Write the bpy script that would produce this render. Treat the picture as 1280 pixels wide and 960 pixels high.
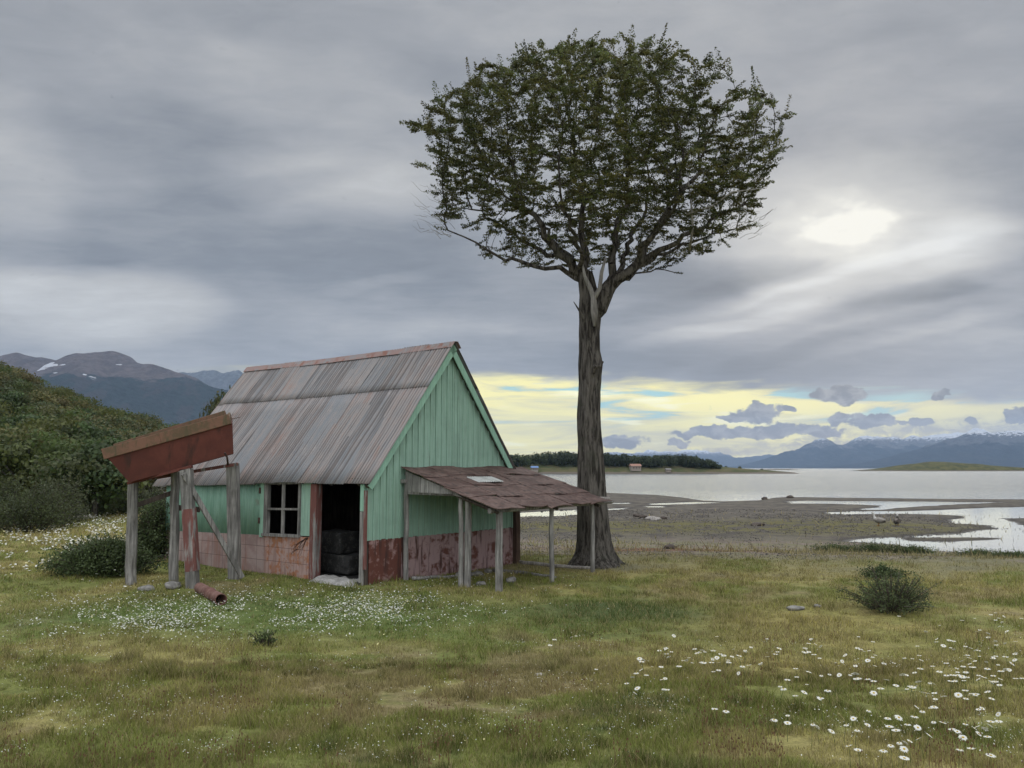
import bpy, bmesh, math, random
import numpy as np
from mathutils import Vector, Matrix, Euler
R = math.radians
random.seed(7); RNG = np.random.default_rng(7)
for o in list(bpy.data.objects): bpy.data.objects.remove(o)
scn = bpy.context.scene
COL = scn.collection

# ------------------------------------------------------------------ camera
CAM_Z = 2.1; PITCH = R(5.8); FPX = 1035.0
cam_d = bpy.data.cameras.new('camera'); cam = bpy.data.objects.new('camera', cam_d); COL.objects.link(cam)
cam.location = (0, 0, CAM_Z); cam.rotation_euler = (R(90) + PITCH, 0, 0)
cam_d.sensor_width = 36; cam_d.lens = 36 * FPX / 1280.0
cam_d.clip_start = 0.05; cam_d.clip_end = 60000
scn.camera = cam
CP, SP = math.cos(PITCH), math.sin(PITCH)
def ray(px, py):
    u = (px - 640) / FPX; v = (480 - py) / FPX
    return np.array([u, CP - v * SP, SP + v * CP])
def at(px, py, D):                       # point seen at a pixel of the photo, D metres ahead
    d = ray(px, py); d = d / d[1] * D
    return Vector((d[0], d[1], d[2] + CAM_Z))
def onz(px, py, z):
    d = ray(px, py); t = (z - CAM_Z) / d[2]
    return (d[0] * t, d[1] * t)

# ------------------------------------------------------------------ node helper
class NG:
    def __init__(s, tree): s.t = tree; s.n = tree.nodes; s.l = tree.links
    def node(s, typ, **kw):
        n = s.n.new(typ)
        for k, v in kw.items(): setattr(n, k, v)
        return n
    def put(s, sock, v):
        if isinstance(v, bpy.types.NodeSocket): s.l.new(v, sock)
        elif v is not None:
            if sock.type == 'RGBA' and len(v) == 3: v = (*v, 1)
            sock.default_value = v
    def m(s, op, a, b=None, c=None, clamp=False):
        n = s.node('ShaderNodeMath', operation=op, use_clamp=clamp)
        s.put(n.inputs[0], a)
        if b is not None: s.put(n.inputs[1], b)
        if c is not None: s.put(n.inputs[2], c)
        return n.outputs[0]
    def v(s, op, a, b=None, c=None):
        n = s.node('ShaderNodeVectorMath', operation=op)
        s.put(n.inputs[0], a)
        if b is not None:
            if op == 'SCALE': s.put(n.inputs['Scale'], b)
            else: s.put(n.inputs[1], b)
        if c is not None: s.put(n.inputs[2], c)
        return n.outputs['Value'] if op in ('DOT_PRODUCT', 'LENGTH') else n.outputs[0]
    def mix(s, f, a, b, mode='MIX'):
        n = s.node('ShaderNodeMix', data_type='RGBA', blend_type=mode)
        s.put(n.inputs[0], f); s.put(n.inputs[6], a); s.put(n.inputs[7], b)
        return n.outputs[2]
    def ramp(s, x, lo, hi, a=0.0, b=1.0, smooth=True):
        n = s.node('ShaderNodeMapRange', interpolation_type='SMOOTHSTEP' if smooth else 'LINEAR')
        for i, q in enumerate((x, lo, hi, a, b)): s.put(n.inputs[i], q)
        return n.outputs[0]
    def noise(s, vec, scale=1.0, detail=3.0, rough=0.55, dist=0.0):
        n = s.node('ShaderNodeTexNoise'); s.put(n.inputs['Vector'], vec)
        n.inputs['Scale'].default_value = scale; n.inputs['Detail'].default_value = detail
        n.inputs['Roughness'].default_value = rough; n.inputs['Distortion'].default_value = dist
        return n.outputs[0]
    def scl(s, vec, x, y, z): return s.v('MULTIPLY', vec, (x, y, z))
    def comb(s, x, y, z):
        n = s.node('ShaderNodeCombineXYZ')
        s.put(n.inputs[0], x); s.put(n.inputs[1], y); s.put(n.inputs[2], z); return n.outputs[0]

# ------------------------------------------------------------------ world: cloudy evening sky
SUN_AZ, SUN_EL = 21.0, 15.5
def azel(px, py):
    d = ray(px, py); d = d / np.linalg.norm(d)
    return math.degrees(math.atan2(d[0], d[1])), math.degrees(math.asin(d[2]))
world = bpy.data.worlds.new("World"); scn.world = world; world.use_nodes = True
g = NG(world.node_tree); g.n.clear()
D = g.node('ShaderNodeTexCoord').outputs['Generated']
sep = g.node('ShaderNodeSeparateXYZ'); g.l.new(D, sep.inputs[0]); dx, dy, dz = sep.outputs
az = g.m('MULTIPLY', g.m('ARCTAN2', dx, dy), 57.29578)
el = g.m('MULTIPLY', g.m('ARCSINE', dz), 57.29578)
zc = g.m('ADD', g.m('MAXIMUM', dz, 0.0), 0.09)
flat = g.comb(g.m('DIVIDE', dx, zc), g.m('DIVIDE', dy, zc), 0.0)       # cloud deck seen in perspective
P0 = g.comb(az, el, 0.0)
wn = g.node('ShaderNodeTexNoise'); g.put(wn.inputs['Vector'], g.scl(P0, .055, .13, 1)); wn.inputs['Scale'].default_value = 1.0; wn.inputs['Detail'].default_value = 4.0
warp = g.v('SUBTRACT', wn.outputs['Color'], (.5, .5, .5))
P = g.v('ADD', P0, g.v('MULTIPLY', warp, (9.0, 4.0, 0)))
def blob(P, px, py, rx, ry, amp, acc, tilt=0.0):
    a, e = azel(px, py); a2, _ = azel(px + rx, py); _, e2 = azel(px, py - ry)
    ra, re = abs(a2 - a), abs(e2 - e)
    q = g.v('MULTIPLY_ADD', P, (1 / ra, 1 / re, 0), (-a / ra, -e / re, 0))
    k = g.ramp(g.v('DOT_PRODUCT', q, q), 1.0, 0.0, 0.0, amp)
    return k if acc is None else g.m('ADD', acc, k)
n1 = g.noise(flat, 0.55, 5, .5, .3)
n2 = g.noise(g.v('ADD', flat, (7, 3, 0)), 1.9, 4, .55)
n3 = g.noise(g.scl(P0, .07, .22, 1), 1.0, 4, .5, .4)
base = g.m('ADD', g.m('MULTIPLY', g.m('SUBTRACT', n1, .5), .50), g.m('MULTIPLY', g.m('SUBTRACT', n2, .5), .16))
base = g.m('ADD', base, g.m('MULTIPLY', g.m('SUBTRACT', n3, .5), .30))
n4 = g.noise(g.v('ADD', g.scl(flat, 1, 1.6, 1), (3, 8, 0)), 5.5, 6, .62, .4)
base = g.m('ADD', base, g.m('MULTIPLY', g.m('SUBTRACT', n4, .5), .26))
acc = g.m('ADD', base, .46)
LIGHT = [(1055, 282, 260, 110, .20), (110, 385, 190, 60, .34), (-10, 240, 130, 190, .14), (440, 225, 170, 80, .22), (330, 95, 260, 70, .10),
         (1180, 330, 190, 90, .16), (930, 420, 160, 50, .16), (1000, 372, 210, 22, .20), (560, 425, 220, 40, .10), (860, 30, 500, 60, .08), (1230, 300, 120, 60, .14), (1150, 420, 200, 40, .10)]
DARK = [(350, 310, 330, 90, -.16), (640, 345, 330, 80, -.12), (960, 455, 420, 42, -.18), (1130, 368, 170, 22, -.20), (860, 345, 190, 30, -.18),
        (1200, 180, 260, 60, -.10), (210, 190, 200, 80, -.08), (700, 445, 330, 36, -.12), (60, 320, 120, 40, -.10), (1230, 395, 200, 26, -.14)]
for b in LIGHT + DARK: acc = blob(P, b[0], b[1], b[2], b[3], b[4], acc)
TC, TS = math.cos(R(13)), math.sin(R(13))           # a few long streaks rise towards the right
sp_ = g.node('ShaderNodeSeparateXYZ'); g.l.new(P, sp_.inputs[0])
PT = g.comb(g.m('ADD', g.m('MULTIPLY', sp_.outputs[0], TC), g.m('MULTIPLY', sp_.outputs[1], TS)), g.m('SUBTRACT', g.m('MULTIPLY', sp_.outputs[1], TC), g.m('MULTIPLY', sp_.outputs[0], TS)), 0.0)
def tblob(px, py, rx, ry, amp, acc):
    a, e = azel(px, py); ca, ce = a * TC + e * TS, e * TC - a * TS; ra, re = rx * .052, ry * .052
    q = g.v('MULTIPLY_ADD', PT, (1 / ra, 1 / re, 0), (-ca / ra, -ce / re, 0))
    return g.m('ADD', acc, g.ramp(g.v('DOT_PRODUCT', q, q), 1.0, 0.0, 0.0, amp))
for b in [(880, 368, 190, 24, -.17), (985, 352, 170, 16, .17), (1130, 372, 190, 20, -.20), (1080, 330, 160, 14, .12), (1180, 295, 150, 18, .09), (900, 410, 170, 16, .16), (1150, 415, 190, 14, .14), (1000, 445, 230, 18, -.14), (470, 350, 120, 12, .10), (300, 240, 220, 26, -.08)]: acc = tblob(*b, acc)
acc = g.m('MAXIMUM', acc, 0.0)
cr = g.node('ShaderNodeValToRGB'); g.l.new(acc, cr.inputs[0])
E = cr.color_ramp.elements
E[0].position = 0.0; E[0].color = (.150, .163, .182, 1)
E[1].position = 1.0; E[1].color = (.84, .85, .84, 1)
for p, c in ((.28, (.262, .278, .305, 1)), (.48, (.388, .398, .418, 1)), (.68, (.545, .545, .54, 1))):
    e = E.new(p); e.color = c
sky = cr.outputs[0]
# the sun behind thin cloud
gn = g.node('ShaderNodeTexNoise'); g.put(gn.inputs['Vector'], g.scl(P0, .30, .55, 1)); gn.inputs['Scale'].default_value = 1.0; gn.inputs['Detail'].default_value = 5.0
PG = g.v('ADD', P0, g.v('MULTIPLY', g.v('SUBTRACT', gn.outputs['Color'], (.5, .5, .5)), (6.0, 3.2, 0)))
P1 = g.v('ADD', P0, g.v('MULTIPLY', warp, (5.0, 3.0, 0)))
glow = blob(PG, 1056, 282, 70, 33, .62, None)
glow = blob(PG, 1050, 284, 110, 58, .38, glow)
glow = blob(PG, 1056, 284, 250, 130, .26, glow)
sky = g.mix(g.m('MINIMUM', glow, 1.0), sky, (1.05, 1.03, .93))
# the yellow clearing low over the water
ns = g.noise(g.scl(P0, .10, .75, 1), 1.0, 5, .55, .6)
ns2 = g.noise(g.v('ADD', g.scl(P0, .16, 1.1, 1), (4, 9, 0)), 1.0, 4, .5, .3)
topw = g.m('ADD', el, g.m('MULTIPLY', g.m('SUBTRACT', ns2, .5), 2.6))
# upper edge falls from about 6 degrees over the hut to about 3 at the right of the view
edge = g.ramp(az, 2.0, 30.0, 6.5, 4.3, False)
band = g.ramp(g.m('SUBTRACT', topw, edge), .35, -.75)
side = g.m('MULTIPLY', g.ramp(az, -26, -8), g.ramp(az, 60, 34))
ycol = g.mix(g.ramp(ns, .36, .60), (.95, .88, .48), (1.55, 1.38, .45))
ycol = g.mix(g.ramp(ns2, .55, .70), ycol, (1.6, 1.52, .85))
cy = g.m('MULTIPLY', g.m('MULTIPLY', g.ramp(ns, .47, .38), g.ramp(el, 2.6, 3.6)), g.ramp(el, 6.6, 5.6))
ycol = g.mix(g.m('MULTIPLY', cy, .9), ycol, (.40, .85, .88))
ycol = g.mix(g.ramp(az, 16, 34, 0, .5), ycol, (.85, .80, .62))
sky = g.mix(g.m('MULTIPLY', band, side), sky, ycol)
# small grey cumulus in front of the clearing
P2 = g.v('ADD', P0, g.v('MULTIPLY', g.v('SUBTRACT', (lambda n: (g.put(n.inputs['Vector'], P0), setattr(n.inputs['Scale'], 'default_value', .75), setattr(n.inputs['Detail'], 'default_value', 7.0), n.outputs['Color'])[-1])(g.node('ShaderNodeTexNoise')), (.5, .5, .5)), (3.0, 1.5, 0)))
cu = None
for b in [(945, 516, 52, 16), (900, 540, 78, 10), (968, 540, 36, 13), (1024, 540, 46, 13), (1046, 523, 20, 10), (1090, 524, 44, 11), (1052, 495, 48, 14),
          (1152, 527, 18, 7), (1180, 492, 22, 6), (1215, 526, 16, 5), (850, 553, 24, 7), (905, 522, 20, 7), (990, 512, 16, 6), (1274, 517, 34, 15), (1128, 528, 14, 5), (770, 551, 46, 12)]:
    cu = blob(P2, *b, 1.0, cu)
nh = g.noise(g.scl(P0, .55, 1.0, 1), 1.6, 7, .65, .5)
cu = g.m('ADD', cu, g.m('MULTIPLY', g.m('SUBTRACT', nh, .52), 1.7))
sky = g.mix(g.ramp(cu, .22, .62), sky, g.mix(g.ramp(nh, .62, .36), (.175, .178, .185), (.42, .41, .39)))
st = None
for b in [(1210, 540, 260, 24), (1040, 556, 150, 10), (880, 568, 130, 12)]: st = blob(P2, *b, .7, st)
sky = g.mix(g.m('MINIMUM', g.m('MULTIPLY', st, g.ramp(nh, .38, .58)), .9), sky, (.38, .375, .38))
# sky gain added out of view, overhead and behind, to light ground and walls
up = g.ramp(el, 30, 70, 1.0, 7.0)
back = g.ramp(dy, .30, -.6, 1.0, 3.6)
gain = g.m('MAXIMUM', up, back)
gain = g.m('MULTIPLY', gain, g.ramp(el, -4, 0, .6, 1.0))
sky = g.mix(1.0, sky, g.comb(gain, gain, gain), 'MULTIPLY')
nish = g.node('ShaderNodeTexSky', sky_type='NISHITA'); nish.sun_disc = False
nish.sun_elevation = R(SUN_EL); nish.sun_rotation = R(SUN_AZ)
bg1 = g.node('ShaderNodeBackground'); g.l.new(nish.outputs[0], bg1.inputs[0]); bg1.inputs[1].default_value = 0.05
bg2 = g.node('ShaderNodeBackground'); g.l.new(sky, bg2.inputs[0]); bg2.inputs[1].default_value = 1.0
ms = g.node('ShaderNodeMixShader'); ms.inputs[0].default_value = .93
g.l.new(bg1.outputs[0], ms.inputs[1]); g.l.new(bg2.outputs[0], ms.inputs[2])
wo = g.node('ShaderNodeOutputWorld'); g.l.new(ms.outputs[0], wo.inputs[0])
world.cycles.sampling_method = 'MANUAL'; world.cycles.sample_map_resolution = 512

sd = bpy.data.lights.new('sun', 'SUN'); sd.energy = 0.6; sd.angle = R(50); sd.color = (1, .95, .85)
sun = bpy.data.objects.new('sun', sd); COL.objects.link(sun)
sv = Vector((math.sin(R(SUN_AZ)) * math.cos(R(SUN_EL)), math.cos(R(SUN_AZ)) * math.cos(R(SUN_EL)), math.sin(R(SUN_EL))))
sun.rotation_euler = sv.to_track_quat('Z', 'Y').to_euler()
scn.view_settings.view_transform = 'Standard'; scn.view_settings.look = 'None'
scn.view_settings.exposure = 0.0; scn.view_settings.gamma = 1.0; scn.view_settings.use_curve_mapping = False
scn.cycles.max_bounces = 5; scn.cycles.diffuse_bounces = 2; scn.cycles.glossy_bounces = 2
scn.cycles.transparent_max_bounces = 6; scn.cycles.volume_bounces = 0; scn.cycles.use_denoising = True
scn.cycles.sample_clamp_indirect = 4.0

# ------------------------------------------------------------------ materials
def mat(name, rough=.85, spec=.3):
    m = bpy.data.materials.new(name); m.use_nodes = True
    g = NG(m.node_tree); b = m.node_tree.nodes['Principled BSDF']
    b.inputs['Roughness'].default_value = rough; b.inputs['Specular IOR Level'].default_value = spec
    tc = g.node('ShaderNodeTexCoord')
    return m, g, b, tc
def bump(g, b, h, strength=.5, dist=.01):
    n = g.node('ShaderNodeBump'); n.inputs['Strength'].default_value = strength; n.inputs['Distance'].default_value = dist
    g.l.new(h, n.inputs['Height']); g.l.new(n.outputs[0], b.inputs['Normal'])
def wood(name, c1, c2, paint=None, wear=.5, axis=2, edgewear=.12):
    m, g, b, tc = mat(name, .85, .15)
    O = tc.outputs['Object']
    s = [28., 28., 28.]; s[axis] = 1.6
    n = g.noise(g.scl(O, *s), 1.0, 5, .6, .3)
    n2 = g.noise(O, 2.3, 4, .6)
    base = g.mix(g.ramp(n, .34, .66), c1, c2)
    base = g.mix(g.ramp(n2, .35, .7, 0, .55), base, tuple(x * .55 for x in c1))
    if paint:
        s2 = [9., 9., 9.]; s2[axis] = 1.1
        w = g.noise(g.scl(O, *s2), 1.0, 6, .65)
        pn = g.mix(g.ramp(n, .3, .7), tuple(x * .84 for x in paint), tuple(min(1, x * 1.10) for x in paint))
        pn = g.mix(g.ramp(n2, .40, .72, 0, .45), pn, tuple(x * .68 for x in paint))
        f = g.ramp(w, wear, wear + edgewear)
        base = g.mix(f, pn, base)
    g.l.new(base, b.inputs['Base Color'])
    bump(g, b, n, .6, .006)
    return m
M = {}
M['greywood'] = wood('weathered_grey_wood', (.13, .125, .115), (.34, .33, .31))
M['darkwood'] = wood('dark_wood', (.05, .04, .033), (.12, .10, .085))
M['palewood'] = wood('pale_driftwood', (.24, .22, .20), (.50, .47, .43))
M['green'] = wood('green_paint', (.16, .16, .14), (.28, .27, .24), (.275, .42, .335), .62, 2)
M['greenlight'] = wood('green_trim_paint', (.2, .2, .18), (.3, .3, .27), (.28, .47, .36), .66, 2)
M['redwood'] = wood('red_paint', (.2, .19, .18), (.34, .33, .31), (.17, .075, .065), .50, 2, .10)
M['rustpost'] = wood('brown_stained_post', (.07, .045, .035), (.12, .08, .06))

def rust_patch(name, cols, scale=3.0, lo=.42, hi=.58, joints=False, metallic=0.0, seed=0.0):
    m, g, b, tc = mat(name, .8, .25)
    O = g.v('ADD', tc.outputs['Object'], (seed, seed * .7, 0))
    n = g.noise(O, scale, 7, .68, .2); n2 = g.noise(O, scale * 4, 5, .6); n3 = g.noise(g.scl(O, 6, 6, .8), scale * .6, 4, .6)
    f = g.ramp(g.m('ADD', g.m('MULTIPLY', n, .75), g.m('MULTIPLY', n2, .25)), lo, hi)
    c = g.mix(f, cols[0], cols[1])
    if len(cols) > 2: c = g.mix(g.ramp(n3, .5, .68), c, cols[2])
    if joints:
        bt = g.node('ShaderNodeTexBrick'); bt.offset = 0.0
        sp = g.node('ShaderNodeSeparateXYZ'); g.l.new(tc.outputs['Object'], sp.inputs[0])
        g.l.new(g.comb(sp.outputs[1], sp.outputs[2], 0.0), bt.inputs['Vector'])
        bt.inputs['Color1'].default_value = (.9, .9, .9, 1); bt.inputs['Color2'].default_value = (1.05, 1, 1, 1); bt.inputs['Mortar'].default_value = (.55, .5, .5, 1)
        bt.inputs['Scale'].default_value = 1.0; bt.inputs['Brick Width'].default_value = .40; bt.inputs['Row Height'].default_value = .27; bt.inputs['Mortar Size'].default_value = .006
        c = g.mix(1.0, c, bt.outputs[0], 'MULTIPLY')
    g.l.new(c, b.inputs['Base Color']); b.inputs['Metallic'].default_value = metallic
    bump(g, b, n2, .35, .008)
    return m
M['rust_pink'] = rust_patch('flaking_red_sheet', [(.13, .055, .042), (.33, .23, .225), (.075, .036, .03)], 2.6, .40, .52)
M['rust_dark'] = rust_patch('rusted_sheet', [(.12, .045, .033), (.30, .19, .18), (.065, .032, .027)], 3.0, .50, .62, seed=3)
M['pinkboard'] = rust_patch('pink_board', [(.27, .19, .175), (.34, .27, .25), (.26, .15, .12)], 1.6, .4, .6, True)
M['orangeboard'] = rust_patch('orange_flaking_board', [(.36, .165, .09), (.40, .29, .26), (.30, .20, .17)], 3.4, .43, .53, True, seed=5)
M['tank'] = rust_patch('red_oxide_metal', [(.095, .033, .026), (.135, .045, .034), (.05, .028, .022)], 1.4, .38, .62, seed=2)
M['tankrim'] = rust_patch('mossy_rim', [(.10, .07, .04), (.16, .085, .055), (.075, .065, .035)], 3.4, .4, .6, seed=8)
M['pipe'] = rust_patch('rusty_pipe', [(.11, .05, .04), (.19, .11, .09)], 6, .4, .6)
M['rock'] = rust_patch('grey_rock', [(.14, .135, .125), (.25, .24, .22)], 5, .4, .6)
M['black'] = rust_patch('shade_dark_floor', [(.022, .021, .02), (.07, .066, .06)], 4, .55, .75)
M['felt'] = rust_patch('brown_roof_sheet', [(.075, .045, .038), (.145, .098, .084), (.055, .042, .037)], 3.0, .38, .62, seed=4)
M['paletin'] = rust_patch('pale_tin', [(.30, .31, .29), (.42, .43, .41)], 5, .4, .6)
M['iron'] = rust_patch('iron', [(.05, .03, .025), (.09, .05, .04)], 6)

def attr_mat(name, rough=.9, spec=.15, nscale=12, amt=.35, transl=0.0, bs=.0, bd=.01, attr='col'):
    m, g, b, tc = mat(name, rough, spec)
    a = g.node('ShaderNodeAttribute', attribute_name=attr)
    ge = g.node('ShaderNodeNewGeometry')
    n = g.noise(ge.outputs['Position'], nscale, 5, .65)
    k = g.ramp(n, .25, .75, 1 - amt, 1 + amt, False)
    c = g.mix(1.0, a.outputs['Color'], g.comb(k, k, k), 'MULTIPLY')
    g.l.new(c, b.inputs['Base Color'])
    if bs: bump(g, b, n, bs, bd)
    if transl:
        t = g.node('ShaderNodeBsdfTranslucent'); g.l.new(c, t.inputs[0])
        mx = g.node('ShaderNodeMixShader'); mx.inputs[0].default_value = transl
        out = m.node_tree.nodes['Material Output']
        g.l.new(b.outputs[0], mx.inputs[1]); g.l.new(t.outputs[0], mx.inputs[2]); g.l.new(mx.outputs[0], out.inputs[0])
    return m
M['blade'] = attr_mat('grass_blade', .75, .2, 3, .12, .30)
M['leaf'] = attr_mat('leaf', .6, .3, 2.5, .25, .38)
M['petal'] = attr_mat('flower', .8, .1, 30, .05, .25)
M['bird'] = attr_mat('feathers', .9, .1, 40, .15)

# corrugated iron: streaky grey, rust and dusty pink, along each sheet
def corr_mat():
    m, g, b, tc = mat('weathered_corrugated_iron', .55, .35)
    O = tc.outputs['Object']
    a = g.node('ShaderNodeAttribute', attribute_name='sheet').outputs['Fac']      # per-sheet tint
    uvm = g.node('ShaderNodeUVMap').outputs[0]
    st = g.noise(g.scl(uvm, 30, 1.1, 1), 1.0, 5, .6)
    st2 = g.noise(g.scl(uvm, 7, .8, 1), 1.0, 5, .65, .2)
    bl = g.noise(uvm, 1.7, 6, .7)
    su = g.node('ShaderNodeSeparateXYZ'); g.l.new(uvm, su.inputs[0])
    wv = g.m('COSINE', g.m('MULTIPLY', su.outputs[0], 2 * math.pi / .076))
    fine = g.noise(g.scl(uvm, 13, .35, 1), 1.0, 4, .6)
    f = g.m('ADD', g.m('ADD', g.m('MULTIPLY', st, .30), g.m('MULTIPLY', st2, .40)), g.m('MULTIPLY', bl, .38))
    f = g.m('ADD', f, g.m('MULTIPLY', g.m('SUBTRACT', a, .5), .12))
    c = g.mix(g.ramp(f, .42, .62), (.19, .20, .21), (.255, .230, .218))
    c = g.mix(g.ramp(f, .58, .72, 0, .8), c, (.25, .15, .12))
    c = g.mix(g.ramp(bl, .58, .70, 0, .5), c, (.34, .325, .31))
    c = g.mix(g.ramp(g.m('ADD', g.m('MULTIPLY', wv, .12), fine), .56, .34, 0, .72), c, (.085, .072, .068))   # rib shade painted into the colour along the valleys, with streaky dirt
    g.l.new(c, b.inputs['Base Color']); b.inputs['Metallic'].default_value = .15
    bump(g, b, bl, .2, .01)
    b.inputs['Roughness'].default_value = .7
    return m
M['corr'] = corr_mat()
def green_corr():
    m, g, b, tc = mat('green_painted_iron', .7, .25)
    O = tc.outputs['Object']
    n = g.noise(g.scl(O, 6, 10, 1.3), 1.0, 5, .6); n2 = g.noise(O, 2, 5, .6)
    c = g.mix(g.ramp(n, .3, .7), (.15, .28, .21), (.215, .355, .28))
    c = g.mix(g.ramp(n2, .62, .76, 0, .7), c, (.16, .14, .11))
    g.l.new(c, b.inputs['Base Color']); return m
M['greencorr'] = green_corr()

# ------------------------------------------------------------------ mesh helpers
def mesh_obj(name, verts, faces, material, parent=None, cols=None, smooth=False, attr='col', uvs=None):
    me = bpy.data.meshes.new(name)
    if isinstance(faces, np.ndarray):
        verts = np.asarray(verts, dtype=np.float32); nf, k = faces.shape
        me.vertices.add(len(verts)); me.vertices.foreach_set('co', verts.ravel())
        me.loops.add(nf * k); me.loops.foreach_set('vertex_index', faces.astype(np.int32).ravel())
        me.polygons.add(nf); me.polygons.foreach_set('loop_start', np.arange(0, nf * k, k, dtype=np.int32))
        me.update(calc_edges=True)
    else:
        me.from_pydata([tuple(v) for v in verts], [], faces)
    if smooth: me.polygons.foreach_set('use_smooth', [True] * len(me.polygons))
    if cols is not None:
        cols = np.asarray(cols, dtype=np.float32)
        if cols.ndim == 2:
            a = me.color_attributes.new(attr, 'FLOAT_COLOR', 'POINT')
            c = np.ones((len(cols), 4), np.float32); c[:, :3] = cols; a.data.foreach_set('color', c.ravel())
        else:
            a = me.attributes.new(attr, 'FLOAT', 'POINT'); a.data.foreach_set('value', cols)
    if uvs is not None:
        uv = me.uv_layers.new(name='UVMap'); li = np.empty(len(me.loops), np.int32); me.loops.foreach_get('vertex_index', li)
        uv.data.foreach_set('uv', np.asarray(uvs, np.float32)[li].ravel())
    me.validate(); me.update()
    for mm in (material if isinstance(material, (list, tuple)) else [material]):
        if mm: me.materials.append(mm)
    o = bpy.data.objects.new(name, me); COL.objects.link(o)
    if parent: o.parent = parent
    return o
def tag(o, label=None, cat=None, group=None, kind=None):
    if label: o['label'] = label
    if cat: o['category'] = cat
    if group: o['group'] = group
    if kind: o['kind'] = kind
    return o
def thing(name, loc, rz=0.0, label=None, cat=None, group=None):
    o = bpy.data.objects.new(name, None); COL.objects.link(o); o.location = loc; o.rotation_euler = (0, 0, rz)
    o.empty_display_size = .2
    return tag(o, label, cat, group)
class MB:
    def __init__(s): s.v = []; s.f = []; s.c = []
    def add(s, vs, fs, c=None):
        k = len(s.v); s.v += [Vector(v) for v in vs]; s.f += [tuple(i + k for i in f) for f in fs]
        s.c += [c if c is not None else (1, 1, 1)] * len(vs); return s
    def box(s, a, b, c=None):
        (x0, y0, z0), (x1, y1, z1) = a, b
        return s.add([(x0, y0, z0), (x1, y0, z0), (x1, y1, z0), (x0, y1, z0), (x0, y0, z1), (x1, y0, z1), (x1, y1, z1), (x0, y1, z1)],
                     [(0, 3, 2, 1), (4, 5, 6, 7), (0, 1, 5, 4), (1, 2, 6, 5), (2, 3, 7, 6), (3, 0, 4, 7)], c)
    def prism(s, pts, n):                       # polygon extruded along vector n
        pts = [Vector(p) for p in pts]; n = Vector(n); k = len(pts)
        return s.add(pts + [p + n for p in pts], [tuple(range(k))[::-1], tuple(range(k, 2 * k))] + [(i, (i + 1) % k, (i + 1) % k + k, i + k) for i in range(k)])
    def beam(s, p, q, w, h, up=(0, 0, 1), c=None):
        p = Vector(p); q = Vector(q); d = (q - p).normalized(); u = Vector(up)
        if abs(d.dot(u)) > .98: u = Vector((0, 1, 0))
        a = d.cross(u).normalized(); u = a.cross(d).normalized(); a = a * w / 2; u = u * h / 2
        vs = [p - a - u, p + a - u, p + a + u, p - a + u, q - a - u, q + a - u, q + a + u, q - a + u]
        return s.add(vs, [(0, 3, 2, 1), (4, 5, 6, 7), (0, 1, 5, 4), (1, 2, 6, 5), (2, 3, 7, 6), (3, 0, 4, 7)], c)
    def tube(s, pts, rad, sides=8, c=None, jit=0.0, cap=True):
        pts = [Vector(p) for p in pts]; n = len(pts); rings = []
        ref = Vector((0, 0, 1)) if abs((pts[-1] - pts[0]).normalized().z) < .9 else Vector((1, 0, 0))
        k = len(s.v)
        for i, p in enumerate(pts):
            d = (pts[min(i + 1, n - 1)] - pts[max(i - 1, 0)]).normalized()
            a = d.cross(ref).normalized(); b = d.cross(a)
            r = rad[i] if hasattr(rad, '__len__') else rad
            for j in range(sides):
                t = 2 * math.pi * j / sides; rr = r * (1 + random.uniform(-jit, jit))
                s.v.append(p + a * math.cos(t) * rr + b * math.sin(t) * rr)
                s.c.append((c[i] if (c is not None and hasattr(c[0], '__len__')) else c) if c is not None else (1, 1, 1))
        for i in range(n - 1):
            for j in range(sides):
                s.f.append((k + i * sides + j, k + i * sides + (j + 1) % sides, k + (i + 1) * sides + (j + 1) % sides, k + (i + 1) * sides + j))
        if cap:
            s.f.append(tuple(k + j for j in range(sides))[::-1]); s.f.append(tuple(k + (n - 1) * sides + j for j in range(sides)))
        return s
    def build(s, name, material, parent=None, smooth=False, cols=False, bevel=0.0):
        if bevel:
            me = bpy.data.meshes.new('t'); me.from_pydata([tuple(v) for v in s.v], [], s.f)
            bm = bmesh.new(); bm.from_mesh(me); bmesh.ops.recalc_face_normals(bm, faces=bm.faces)
            bmesh.ops.bevel(bm, geom=list(bm.edges), offset=bevel, segments=1, affect='EDGES', clamp_overlap=True)
            bm.to_mesh(me); bm.free(); me.name = name; me.materials.append(material)
            o = bpy.data.objects.new(name, me); COL.objects.link(o)
            if parent: o.parent = parent
            return o
        return mesh_obj(name, s.v, s.f, material, parent, s.c if cols else None, smooth)

def post_mb(p, q, r, sides=10, jit=.05, seg=7, taper=.9, bend=.01):
    p = Vector(p); q = Vector(q); m = MB()
    pts = []
    for i in range(seg + 1):
        t = i / seg; w = p.lerp(q, t)
        if 0 < i < seg: w = w + Vector((random.uniform(-bend, bend), random.uniform(-bend, bend), 0))
        pts.append(w)
    m.tube(pts, [r * (1 + (taper - 1) * i / seg) for i in range(seg + 1)], sides, jit=jit)
    return m

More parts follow.
